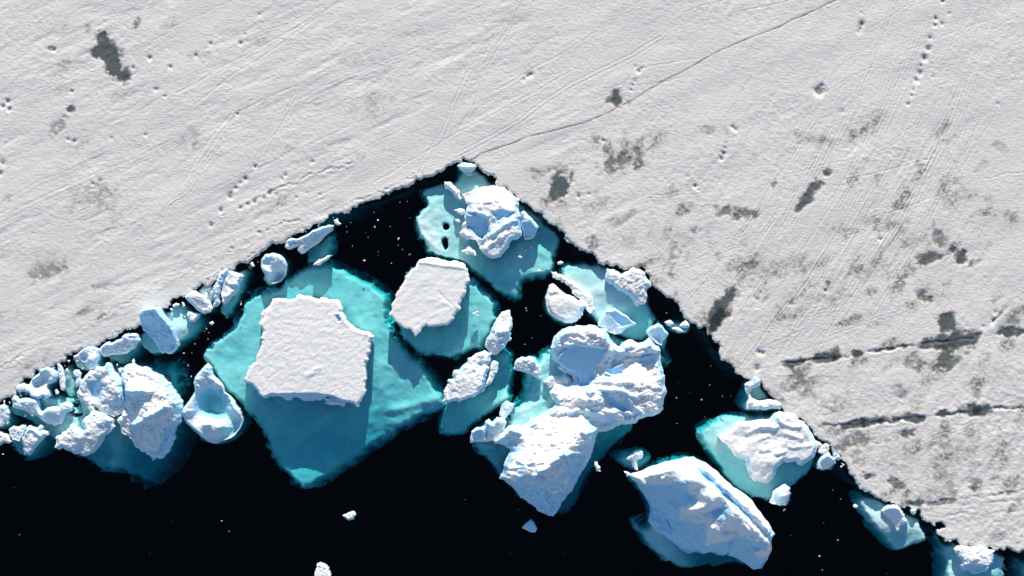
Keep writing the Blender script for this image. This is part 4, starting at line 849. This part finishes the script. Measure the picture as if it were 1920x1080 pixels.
foot(t, [(560, 470), (590, 450), (612, 436), (626, 432), (630, 466), (615, 484), (590, 500), (568, 492), (572, 478)], ctrl=[(610, 455, -2.4), (585, 490, -3), (575, 478, -4.5), (600, 470, -2.8)], w=8, drop=6)
P = [(490, 486), (497, 477), (512, 474), (526, 478), (534, 487), (538, 498, .05), (535, 515, -.1), (526, 527, -.2), (510, 532, -.2), (499, 526, -.1), (496, 514, .1), (489, 498, .1)]
t = Thing('small_iceberg', 'round white and turquoise knob of ice hugging the left bank', 'iceberg', P)
cap('snow_cap', t, P, [(505, 484, 1.2), (525, 492, 1.3), (503, 508, .9), (498, 495, .25), (515, 500, .9), (520, 515, -.7), (512, 520, -.3), (527, 505, .3)], edge=.3, bevel=5, rough=.03, wl=9, jag=.04, mat=M_CLEAR, ridges=[([(500, 506), (506, 511)], .4, 4)])
foot(t, [(486, 488), (495, 473), (514, 469), (532, 477), (542, 496), (539, 518), (528, 531), (510, 538), (494, 530), (488, 510)], depth=-1.4, w=6, drop=7)
P = [(426, 510), (437, 508), (446, 512), (457, 517), (450, 530), (450, 536), (446, 544), (441, 551), (434, 556), (430, 561), (421, 571, .2), (416, 564), (414, 545), (419, 524)]
t = Thing('iceberg', 'cracked white berg with a long turquoise tail lying tight against the left bank', 'iceberg', P)
cap('snow_cap', t, P, [(430, 515, 1.2), (445, 518, 1.2), (435, 535, 1.1), (430, 550, .9), (420, 540, .5), (423, 562, .5)], edge=.4, bevel=5, rough=.10, rub=.08, rubwl=8, wl=9, ridges=[([(432, 532), (450, 534)], .3, 3), ([(424, 558), (432, 555)], .3, 3)])
cap('rough_ridge', t, [(399, 576), (401, 553), (406, 529), (413, 510), (422, 504), (428, 506), (420, 520), (414, 543), (412, 568), (404, 575)], [(410, 540, 1.2), (405, 565, 1.0)], edge=.5, bevel=4, rough=.12, rub=.2, rubwl=5, wl=6, jag=.1, mat=M_FLOE, label='rough snowy ridge along its left flank')
foot(t, [(433, 505), (463, 500), (470, 505), (465, 528), (458, 545), (452, 564), (438, 584), (426, 600), (411, 591), (410, 568), (418, 530)], ctrl=[(460, 512, -1.0), (440, 565, -1.7), (425, 590, -2.1), (455, 535, -1.6)], w=6, drop=7)
P = [(347, 558), (354, 549), (366, 544), (373, 550), (381, 553), (387, 560), (392, 564), (398, 578), (394, 585), (382, 589), (370, 582), (357, 569)]
t = Thing('iceberg', 'smooth whitish slab pointing down right, against the left bank above the blue faced block', 'iceberg', P)
cap('snow_cap', t, P, [(358, 556, 1.2), (370, 553, 1.6), (385, 565, 1.3), (375, 575, 1.0), (390, 578, .9)], edge=.6, bevel=5, rough=.06, wl=10, jag=.05)
foot(t, [(376, 530), (400, 528), (414, 545), (406, 570), (400, 586), (380, 594), (362, 580), (345, 560), (360, 545)], ctrl=[(390, 545, -.5), (395, 560, -.7), (380, 590, -2)], w=7, drop=6)
P = [(264, 591, 2.4), (265, 587, 2.6), (270, 581, 3.0), (281, 577, 3.4), (298, 575, 3.8), (303, 580, 3.8), (309, 591, 3.4), (323, 609, 2.6), (327, 617, 2.3), (331, 633, 1.6), (335, 648, 1.0), (329, 655, .5), (320, 664, .2), (314, 664, .2), (309, 660, .2), (303, 663, .2), (301, 661, .2), (293, 648, .2), (286, 636, .2), (276, 625, .3), (268, 620, .4), (265, 609, 1.0)]
t = Thing('blue_faced_iceberg', 'tall block leaning with one big smooth blue face, beside the left bank', 'iceberg', P)
cap('ice_block', t, P, [(275, 590, 4.0), (296, 585, 4.9), (305, 598, 4.4), (300, 625, 2.3), (320, 630, 2.2), (285, 620, 1.8), (310, 652, .8), (328, 648, 1.0), (318, 615, 3.1), (276, 608, 2.2)], edge=1, bevel=2.5, rough=.05, wl=14, jag=.035, step=1.1, mat=M_CLEAR, bare_shade_polys=[[(270,590),(300,586),(318,612),(326,650),(306,660),(286,636),(270,616)]],
    ridges=[([(266, 590), (278, 582), (298, 579), (306, 592)], .35, 3), ([(276, 582), (274, 594)], .2, 2), ([(292, 580), (292, 586)], .2, 2), ([(326, 618), (333, 646)], .4, 2.5)])
foot(t, [(256, 626), (268, 616), (290, 590), (303, 578), (317, 580), (330, 568), (346, 562), (364, 582), (380, 590), (385, 604), (378, 618), (368, 626), (362, 637), (350, 640), (341, 648), (320, 666), (300, 664), (284, 670), (274, 662), (260, 645)],
     ctrl=[(340, 600, -.6), (325, 590, -.7), (350, 615, -.5), (340, 635, -1.0), (345, 575, -1.5), (376, 605, -3.0), (280, 655, -1.8), (265, 630, -2.2), (300, 630, -1.5)], w=6, drop=6, jag=.08, rough=.15)
P = [(350, 591), (353, 584), (362, 586), (375, 588), (372, 596), (365, 604), (356, 603)]
t = Thing('small_floe', 'tiny white triangle floating on the pale turquoise shallow by the left bank', 'ice floe', P)
cap('floe_top', t, P, [(362, 592, .5)], edge=.15, bevel=4, rough=.03, wl=7, jag=.04, step=1.0)
P = [(185, 661, .1), (185, 656), (189, 651), (197, 644), (204, 640), (207, 643), (218, 638), (228, 635), (230, 630), (241, 626), (252, 625), (259, 629), (264, 637), (257, 643), (254, 649), (244, 656), (236, 663, .2), (218, 666, .1), (204, 667, .1), (192, 668, .1)]
t = Thing('long_iceberg', 'long rough snowy lump lying parallel to the left bank', 'iceberg', P)
cap('snow_cap', t, P, [(195, 652, 1.0), (215, 644, 1.5), (240, 634, 1.6), (255, 634, 1.3), (240, 648, 1.0), (215, 658, .7), (200, 660, .4)], edge=.4, bevel=4, rough=.09, rub=.16, rubwl=5, wl=7, jag=.08)
foot(t, [(182, 655), (200, 636), (240, 620), (262, 622), (274, 640), (266, 660), (254, 678), (232, 692), (210, 684), (192, 672)], ctrl=[(220, 672, -2.4), (250, 660, -3.6), (262, 640, -2.5)], w=9, drop=6)
P = [(137, 668), (145, 664), (150, 658), (158, 652), (168, 648), (180, 651), (187, 656), (187, 670), (182, 680), (184, 685), (178, 692), (168, 693), (162, 690), (160, 682), (150, 676, .05), (140, 674, .05)]
t = Thing('small_iceberg', 'knob of white ice in a blue hollow between the left bank and the rugged berg', 'iceberg', P)
cap('snow_cap', t, P, [(150, 664, .6), (168, 654, 1.0), (180, 657, .9), (158, 672, .1), (168, 676, 1.1), (180, 667, 1.2), (175, 685, .7)], edge=.2, bevel=4, rough=.06, wl=8, jag=.06, mat=M_CLEAR)
foot(t, [(132, 668), (150, 655), (180, 646), (198, 660), (200, 684), (188, 700), (172, 704), (150, 696), (138, 682)], ctrl=[(150, 680, -.9), (190, 680, -1.7), (165, 695, -1.8)], w=7, drop=6)
P = [(107, 683), (110, 681), (116, 688), (119, 698), (121, 707), (122, 727), (119, 733), (114, 731), (112, 713), (109, 697)]
t = Thing('ice_splinter', 'long thin upright white splinter of ice near the left bank', 'ice floe', P)
cap('splinter', t, P, [(114, 700, .8), (118, 722, .6)], edge=.4, bevel=3, rough=.03, wl=6, jag=.03, step=1.0)
P = [(118, 694), (124, 686), (131, 682), (139, 688), (143, 696), (144, 716), (146, 738), (134, 744), (124, 738), (119, 716)]
t = Thing('sunken_floe', 'greyish block of ice just under water right of the thin splinter', 'ice floe', P)
foot(t, [(114, 692), (124, 682), (131, 679), (141, 686), (147, 698), (148, 718), (150, 740), (136, 750), (122, 742), (115, 716)], ctrl=[(130, 692, -.3), (130, 712, -.9), (134, 735, -1.6)], w=7, drop=4, name='sunken_block')
P = [(137, 697), (141, 693), (148, 694), (152, 700), (150, 708), (153, 714), (150, 722), (144, 726), (141, 718), (143, 710), (138, 705)]
t = Thing('small_floe', 'crumbly little white floe beside the larger rugged berg\'s left neighbour', 'ice floe', P)
cap('floe_top', t, P, [(146, 700, .6), (147, 716, .6)], edge=.15, bevel=3, rough=.06, rub=.2, rubwl=4, wl=5, step=1.0)
P = [(54, 722), (60, 709), (73, 700), (76, 692), (89, 687), (102, 688), (101, 693), (107, 698), (109, 707), (104, 715), (96, 719), (87, 723), (88, 729), (93, 735), (95, 742), (86, 748), (82, 743), (73, 748), (60, 744), (54, 736), (44, 734), (37, 736), (28, 730), (35, 720), (44, 718)]
t = Thing('small_iceberg', 'lumpy white berg with a bright blue hollow, tucked under the left bank', 'iceberg', P)
cap('snow_cap', t, P, [(85, 693, 1.3), (70, 708, 1.0), (100, 702, 1.4), (75, 715, .25), (66, 724, .1), (85, 712, .2), (92, 712, .8), (65, 738, .8), (85, 738, 1.0), (40, 727, .9), (76, 728, .3)], edge=.25, bevel=4, rough=.07, rub=.06, rubwl=6, wl=8, jag=.06, pits=[(72, 718, 10, .4)])
foot(t, [(26, 730), (44, 712), (58, 712), (78, 688), (104, 684), (113, 702), (106, 720), (96, 730), (98, 746), (84, 754), (60, 750), (36, 742)], depth=-2.0, w=7, drop=6)
P = [(24, 764), (24, 756), (22, 748), (27, 741), (33, 742), (36, 748), (47, 746), (67, 748), (72, 753), (73, 764), (77, 773), (89, 764), (100, 762), (111, 764), (113, 757), (124, 753), (132, 756), (135, 762), (133, 771), (122, 775), (118, 785), (113, 795, .1), (102, 799, .1), (89, 795, .1), (78, 788, .1), (73, 782), (66, 778), (60, 781), (51, 772), (36, 767)]
t = Thing('winding_iceberg', 'smooth winding white berg around a teal pool in the lower left corner', 'iceberg', P)
cap('snow_cap', t, P, [(30, 755, .9), (50, 755, 1.3), (65, 760, 1.0), (62, 772, .6), (85, 776, .8), (100, 772, 1.5), (110, 780, 1.0), (125, 762, 1.0), (98, 790, .5)], edge=.3, bevel=6, rough=.035, wl=14, jag=.035, mat=M_CLEAR, smooth=0)
foot(t, [(20, 745), (35, 735), (70, 742), (92, 735), (122, 737), (148, 742), (168, 768), (166, 790), (156, 814), (140, 808), (125, 822), (100, 830), (76, 818), (62, 800), (40, 790), (20, 785), (14, 765)],
     ctrl=[(90, 750, -1.7), (120, 745, -1.8), (145, 800, -1.4), (140, 780, -1.3), (120, 800, -1.6), (100, 815, -2.2), (70, 805, -3.0), (45, 780, -3.6), (25, 775, -2.0)], w=8, drop=6, holes=[(143, 759, 5, 3.5), (138, 769, 4.5, 4), (148, 777, 6, 2), (158, 776, 4, 2)])
P = [(-10, 775), (0, 760), (7, 757), (14, 763), (17, 775), (15, 785), (8, 793), (0, 800), (-12, 802)]
t = Thing('small_iceberg', 'white knob of ice half outside the left side of the picture', 'iceberg', P)
cap('snow_cap', t, P, [(5, 768, 1.0), (2, 785, .6)], edge=.3, bevel=5, rough=.07, rub=.06, wl=8)
foot(t, [(-20, 775), (0, 755), (16, 758), (26, 778), (34, 790), (26, 804), (4, 810), (-20, 808)], depth=-1.8, w=8, drop=6)
P = [(-12, 812), (5, 813), (15, 817), (21, 828, .2), (14, 831, .1), (0, 835, .1), (-12, 837)]
t = Thing('small_iceberg', 'smooth white wedge at the left side, lowest of the ice there', 'iceberg', P)
cap('snow_cap', t, P, [(5, 820, .7), (12, 824, .6)], edge=.25, bevel=4, rough=.04, wl=8)
P = [(42, 820), (48, 809), (50, 802), (59, 800), (69, 803), (75, 796), (80, 799), (78, 807), (89, 810), (89, 817), (78, 824), (69, 835), (63, 845, .2), (57, 853, .1), (45, 853, .1), (44, 842), (42, 831)]
t = Thing('jagged_iceberg', 'jagged white chunk with several points, lowest of the lower left cluster', 'iceberg', P)
cap('snow_cap', t, P, [(52, 810, 1.2), (66, 808, 1.4), (76, 802, 1.1), (84, 812, 1.0), (60, 825, 1.3), (52, 840, .8)], edge=.4, bevel=4, rough=.07, rub=.07, rubwl=6, wl=8, ridges=[([(46, 815), (60, 805)], .3, 3), ([(66, 806), (76, 816)], .3, 3)])
cap('ice_block', t, [(16, 806), (24, 799), (40, 797), (48, 799), (45, 810), (40, 820), (36, 828), (24, 826), (18, 816)], [(30, 805, .3), (32, 818, .05)], edge=.05, bevel=5, rough=.03, mat=M_CLEAR, label='low blue block awash on the left')
foot(t, [(12, 802), (30, 792), (52, 792), (95, 806), (96, 836), (74, 862), (44, 868), (22, 852), (14, 826)], ctrl=[(30, 835, -3.2), (80, 835, -3.4), (50, 855, -4)], w=10, drop=6)

# ---- twin rugged bergs and the hollow one
PL = [(144, 736), (149, 724), (155, 711), (164, 700), (178, 693), (184, 687), (195, 688), (200, 680), (207, 682), (209, 689), (213, 698), (222, 707), (229, 716), (236, 733), (240, 755), (233, 771), (222, 778), (213, 782), (204, 778), (191, 772), (182, 764), (175, 761), (177, 771), (167, 769), (158, 755), (147, 747)]
PD = [(101, 839), (104, 820), (115, 815), (124, 807), (133, 795), (140, 798), (147, 805), (155, 808), (158, 804), (154, 793), (158, 784), (169, 773), (184, 771), (200, 778), (213, 787), (215, 800), (207, 809), (195, 818, .6), (189, 831, .4), (173, 850, .2), (156, 856, .2), (138, 852, .3), (124, 845, .4), (117, 838), (111, 844)]
PR = [(230, 692), (239, 683), (252, 683), (262, 689), (275, 688), (285, 697), (301, 703), (311, 715), (322, 728), (332, 741), (340, 762), (335, 770), (339, 790, .8), (330, 801, .6), (327, 821, .4), (317, 847, .3), (311, 852, .3), (304, 860, .3), (293, 859, .3), (285, 865, .3), (279, 854, .3), (272, 850, .3), (262, 846, .4), (252, 838, .5), (248, 828), (241, 818), (228, 811), (226, 796), (219, 788), (228, 780), (238, 767), (234, 749), (234, 728), (227, 715), (228, 702)]
t = Thing('rugged_iceberg', 'big rugged rubble-topped berg of three lumps left of the berg with a melt pool', 'iceberg', PL + PD + PR)
cap('snow_lobe', t, PL, [(160, 715, 1.8), (190, 698, 2.2), (215, 710, 2.4), (170, 720, 1.5), (185, 725, .9), (175, 745, .7), (195, 750, 1.6), (210, 725, 2.6), (220, 745, 2.4), (205, 765, 1.3), (150, 735, 1.5), (165, 755, 1.3), (230, 760, 1.0), (180, 710, 1.9)],
    edge=.9, bevel=6, rough=.16, rub=.16, rubwl=6, wl=10, jag=.1, label='upper left lump with a blue hollow', facets=[([(162, 716), (190, 712), (192, 730), (185, 750), (172, 742), (165, 728)], 1.7, 175, 712, .004, -.036)])
cap('snow_lobe', t, PD, [(115, 828, 1.6), (135, 810, 2.0), (150, 822, 2.3), (175, 785, 2.2), (195, 790, 2.4), (180, 810, 2.3), (150, 840, 1.4), (175, 830, 1.6), (205, 800, 1.5)], edge=1.0, bevel=6, rough=.10, rub=.14, rubwl=5, wl=8, jag=.1, label='lower left snow lump')
cap('snow_lobe', t, PR, [(240, 700, 2.4), (265, 705, 2.6), (295, 720, 3.2), (315, 745, 3.4), (260, 735, 3.6), (280, 735, 3.4), (262, 750, 2.4), (245, 755, 1.8), (245, 780, 1.6), (285, 765, 3.8), (310, 770, 3.2), (325, 775, 2.6), (265, 800, 2.6), (280, 790, 3.4), (305, 800, 2.2), (250, 810, 1.2), (280, 820, 2.2), (300, 830, 1.5), (315, 810, 1.4), (285, 850, 1.0), (235, 790, 1.4), (300, 785, 3.4), (265, 830, 1.6)],
    edge=1.2, hs=1.3, bare_shade_polys=[[(324,785),(304,806),(311,821),(298,837),(284,853),(288,868),(315,855),(331,819),(336,796)], [(250,828),(264,830),(280,850),(268,856)]], bevel=7, rough=.24, rub=.28, rubwl=8, wl=13, jag=.1, label='tall right lump of piled rubble', steep=.8,
    ridges=[([(240, 730), (290, 732)], .6, 5), ([(255, 795), (290, 775), (315, 760)], .7, 5), ([(260, 800), (265, 830)], .5, 5), ([(285, 800), (290, 835)], .5, 4), ([(232, 780), (250, 770)], .4, 4)])
foot(t, [(226, 675), (270, 674), (325, 668), (345, 690), (352, 730), (346, 770), (352, 800), (345, 840), (322, 882), (295, 912), (264, 930), (240, 912), (212, 892), (186, 898), (160, 884), (136, 864), (108, 850), (110, 830), (136, 788), (142, 730), (175, 690), (205, 678)],
     ctrl=[(325, 700, -4.0), (330, 740, -3.9), (300, 690, -5.5), (215, 700, -1.3), (225, 690, -1.5), (205, 850, -3.8), (220, 830, -2.7), (215, 870, -3.2), (180, 870, -5.5), (260, 890, -8.5), (300, 880, -11), (340, 810, -8.0), (225, 780, -1.6), (150, 790, -1.2), (170, 760, -1.0), (150, 870, -5.5)],
     w=20, drop=7, rough=.6, jag=.06)
P = [(340, 773), (344, 764), (350, 757), (358, 746), (366, 733), (363, 718), (371, 700), (380, 690), (389, 681), (396, 689), (398, 703), (407, 711), (415, 720), (420, 736, .4), (433, 746, .2), (441, 760, .3), (449, 767, .4), (452, 780, .2), (455, 790, 0), (450, 803, -.2), (442, 813, -.3), (432, 822, -.1), (420, 826, .1), (407, 832, .1), (395, 830, .2), (387, 827, .2), (376, 818, .2), (366, 808, .2), (356, 800, .2), (348, 793, .3)]
t = Thing('hollow_iceberg', 'teardrop shaped berg holding a turquoise melt pool', 'iceberg', P)
cap('ice_rim', t, P, [(388, 695, 2.0), (378, 715, 1.7), (375, 730, 1.3), (392, 722, .8), (408, 725, .5), (362, 760, 1.5), (355, 775, 1.4), (370, 768, .2), (385, 745, -1.6), (400, 745, -2.2), (390, 765, -2.4), (405, 775, -2.0), (420, 770, -1.1), (430, 785, -.6), (420, 755, -.8), (405, 735, -.5), (438, 768, .6), (445, 778, .4),
     (440, 795, -.7), (425, 812, -.5), (372, 788, .3), (360, 790, .9), (380, 795, .9), (395, 796, 1.6), (415, 802, 1.5), (400, 812, .9), (390, 820, .4), (410, 785, -.9)],
    edge=.6, bevel=5, rough=.06, wl=10, jag=.045, mat=M_CLEAR, steep=.8, ridges=[([(385, 795), (400, 790), (425, 800)], .5, 5), ([(436, 758), (448, 776)], .35, 3), ([(346, 772), (362, 770)], .4, 4)])
foot(t, [(336, 775), (360, 735), (385, 680), (400, 690), (425, 730), (452, 762), (462, 790), (452, 815), (430, 832), (408, 840), (385, 836), (362, 822), (344, 800)], ctrl=[(400, 780, -2.4), (450, 805, -2.0), (380, 830, -4.5), (350, 800, -4.0)], w=9, drop=7)

# ---- stray pieces on the open water
P = [(979, 990), (984, 985), (988, 981), (996, 975), (1000, 979), (1003, 984), (1007, 993), (1003, 999), (992, 997)]
t = Thing('blue_floe', 'small blue triangular floe alone below the massive berg\'s tip', 'ice floe', P)
cap('floe_top', t, P, [(993, 988, .6)], edge=.3, bevel=3, rough=.03, mat=M_CLEAR, step=1.0, jag=.04, facets=[([(981, 990), (996, 977), (1005, 992), (1002, 997), (992, 995)], 1.3, 996, 977, .0, -.05)])
P = [(642, 967), (648, 965), (658, 960), (663, 960), (667, 966), (663, 974, .1), (655, 976, .1), (647, 971, .1)]
t = Thing('small_floe', 'small white floe alone in the dark water below the great slab', 'ice floe', P)
cap('floe_top', t, P, [(660, 964, .7), (650, 967, .5)], edge=.2, bevel=3, rough=.04, wl=5, step=1.0)
P = [(592, 1068), (594, 1058), (599, 1056), (607, 1058), (613, 1062), (616, 1069), (620, 1078), (618, 1094), (596, 1094), (590, 1082)]
t = Thing('small_floe', 'grey white floe cut off by the bottom side of the picture', 'ice floe', P)
cap('floe_top', t, P, [(604, 1068, .6), (608, 1080, .6)], edge=.35, bevel=3, rough=.04, wl=7, mat=M_FLOE, step=1.0)
P = [(1600, 948), (1605, 945), (1609, 949), (1606, 953), (1601, 952)]
t = Thing('small_floe', 'tiny round white floe at the left tip of the blurred blue foot', 'ice floe', P)
cap('floe_top', t, P, [(1604, 949, .3)], edge=.12, bevel=2, rough=.02, step=.9)
P = [(1707, 956), (1713, 952), (1720, 955), (1718, 962), (1713, 966), (1708, 961)]
t = Thing('small_floe', 'small white lump stuck in the notch of the right bank', 'ice floe', P)
cap('floe_top', t, P, [(1714, 958, .6)], edge=.2, bevel=2.5, rough=.04, wl=5, step=.9)
for pts, z, lab in [([(851, 394), (862, 390), (872, 393), (873, 400), (866, 404), (858, 400)], .5, 'small pale floe touching the broken iceberg\'s left side, largest floe on the pale shallow'),
                    ([(853, 412), (859, 410), (863, 415), (860, 418), (855, 417)], .3, 'tiny white floe just below the small pale floe on the shallow'),
                    ([(970, 481), (975, 479), (980, 482), (977, 485)], .3, 'tiny white floe on blue water below the broken iceberg'),
                    ([(1045, 492), (1052, 489), (1057, 492), (1053, 496), (1046, 496)], .3, 'tiny white floe at the tip of black water near the right bank'),
                    ([(1006, 507), (1012, 505), (1015, 509), (1009, 511)], .3, 'tiny curved white floe on turquoise shallow left of the pale spit'),
                    ([(1058, 446), (1065, 449), (1070, 455), (1064, 455)], .3, 'tiny white floe against the right bank above the black pool'),
                    ([(884, 588), (897, 583), (898, 585), (889, 589), (898, 591), (896, 593)], .2, 'tiny forked white sliver on the turquoise foot of the second slab'),
                    ([(323, 573), (330, 568), (337, 570), (332, 575), (325, 577)], .3, 'tiny white floe in black water beneath the left bank'),
                    ([(392, 606), (398, 602), (401, 607), (396, 610)], .3, 'lone white crumb in the black channel by the great turquoise foot'),
                    ([(468, 493), (474, 491), (477, 499), (472, 501)], .3, 'white crumb between the turquoise knob and the left bank'),
                    ([(626, 413), (633, 409), (635, 416), (640, 420), (634, 423), (628, 420)], .4, 'knobbly white crumb at the right tip of the slanting slab')]:
    t = Thing('small_floe', lab, 'ice floe', pts, 'small floes scattered in the lead')
    cap('floe_top', t, pts, [(centre(pts)[0], centre(pts)[1], z)], edge=.12, bevel=2.5, rough=.03, wl=5, step=.9, jag=.05)

# ---- crumbs of ice, one object each, sharing a few meshes
def chip_mesh(k):
    r = np.random.RandomState(40 + k)
    import bmesh
    bm = bmesh.new(); bmesh.ops.create_icosphere(bm, subdivisions=2, radius=1)
    sx, sy = r.uniform(.7, 1.3), r.uniform(.5, .9)
    for v in bm.verts:
        n = 1 + .28 * math.sin(v.co.x * 3 + k) + .2 * math.sin(v.co.y * 4.1 + 2 * k) + r.normal() * .06
        v.co = Vector((v.co.x * sx * n, v.co.y * sy * n, v.co.z * .55 * n))
    for f in bm.faces: f.smooth = False
    me = bpy.data.meshes.new('ice_crumb'); bm.to_mesh(me); bm.free()
    me.materials.append(M_BERG)
    return me
CH = [chip_mesh(k) for k in range(6)]
regions = [  # polygon of open water, count, label, size range (px)
    ([(640, 412), (770, 370), (770, 440), (790, 480), (740, 520), (650, 490)], 34, 'crumb of white ice on the black water at the head of the lead', (.7, 1.8), 'crumbs on the black water left of the pale shallow'),
    ([(345, 660), (395, 600), (420, 610), (368, 660), (380, 690), (345, 750), (340, 700)], 22, 'crumb of ice in the narrow black channel by the great turquoise foot', (.6, 1.5), 'crumbs in the narrow black channel'),
    ([(965, 560), (1015, 540), (1020, 600), (1030, 620), (970, 660)], 8, 'crumb of ice on the black pool right of the long narrow berg', (.6, 1.5), 'crumbs on the black pool'),
    ([(1230, 560), (1270, 590), (1330, 650), (1390, 720), (1370, 770), (1300, 800), (1230, 840), (1260, 770), (1262, 640)], 18, 'crumb of ice on the black water along the right bank', (.5, 1.4), 'crumbs along the right bank'),
    ([(1560, 890), (1600, 930), (1660, 1040), (1750, 1040), (1750, 1080), (1470, 1080), (1460, 960)], 24, 'crumb of ice on the dark water below the right bank', (.5, 1.6), 'crumbs below the right bank'),
    ([(0, 850), (100, 860), (240, 930), (560, 950), (900, 900), (1100, 1000), (1180, 1080), (0, 1080)], 34, 'crumb of ice adrift on the open dark water at the bottom', (.5, 1.3), 'crumbs on the open dark water'),
    ([(380, 610), (440, 560), (560, 530), (660, 530), (700, 560), (640, 545), (500, 550), (440, 640)], 10, 'crumb of ice floating over the upper part of the great turquoise foot', (.5, 1.1), 'crumbs over the great turquoise foot'),
    ([(900, 485), (1000, 460), (1045, 480), (1030, 515), (960, 520)], 14, 'crumb of ice floating on the blue shallow below the broken berg', (.6, 1.3), 'crumbs on the blue shallow'),
    ([(545, 440), (600, 405), (630, 405), (600, 425), (560, 442)], 16, 'crumb of ice crowded against the left bank above the slanting slab', (.8, 1.8), 'crumbs crowded against the left bank'),
    ([(380, 536), (396, 538), (392, 560), (384, 552)], 9, 'crumb of ice in the little bay of the left bank', (.8, 2.0), 'crumbs in the little bay'),
    ([(455, 497), (480, 484), (486, 490), (470, 505), (464, 500)], 12, 'crumb of ice by the left bank near the turquoise knob', (.7, 1.8), 'crumbs near the turquoise knob'),
    ([(450, 562), (425, 606), (440, 600), (462, 572)], 10, 'crumb of ice along the dark seam right of the turquoise tail', (.6, 1.4), 'crumbs along the dark seam')]
regions += [
    ([(0, 752), (60, 705), (140, 666), (250, 618), (262, 628), (150, 680), (70, 720), (10, 770)], 26, 'scrap of slushy ice pressed along the left bank above the crowded small bergs', (1.0, 3.4), 'scraps along the left bank'),
    ([(10, 740), (60, 745), (150, 690), (225, 668), (260, 672), (240, 690), (140, 745), (60, 800), (10, 830)], 34, 'scrap of ice in the gaps of the crowded lower left cluster', (1.2, 4.0), 'scraps in the lower left cluster'),
    ([(1520, 822), (1545, 832), (1585, 868), (1578, 880), (1550, 866), (1526, 862)], 16, 'grey scrap of ice in the rubble beside the jammed berg', (1.2, 3.4), 'scraps beside the jammed berg'),
    ([(262, 600), (400, 532), (415, 540), (400, 560), (300, 590)], 12, 'scrap of ice between the left bank and the pale shallow', (1.0, 3.0), 'scraps by the pale shallow')]
rc = np.random.RandomState(11)
for poly, n, lab, (s0, s1), grp in regions:
    pa = np.array([(a, b, 0) for a, b in poly], float)
    k = 0
    n = max(4, int(n * (.4 if 'dark water' in lab else .65)))
    while k < n:
        x = rc.uniform(pa[:, 0].min(), pa[:, 0].max()); y = rc.uniform(pa[:, 1].min(), pa[:, 1].max())
        if field(np.array([x]), np.array([y]), pa, 3)[0][0, 0] <= 0: continue
        o = bpy.data.objects.new('ice_crumb', CH[rc.randint(6)]); COL.objects.link(o)
        s = (s0 + (s1 - s0) * 1.5 * rc.rand() ** (1.6 if lab.startswith(('scrap', 'grey')) else 4)) * PX
        o.location = ((x - 960) * PX, (540 - y) * PX, .01); o.scale = (s, s, s); o.rotation_euler = (0, 0, rc.uniform(0, 6.28))
        o['label'] = lab; o['category'] = 'ice crumb'; o['group'] = grp
        k += 1
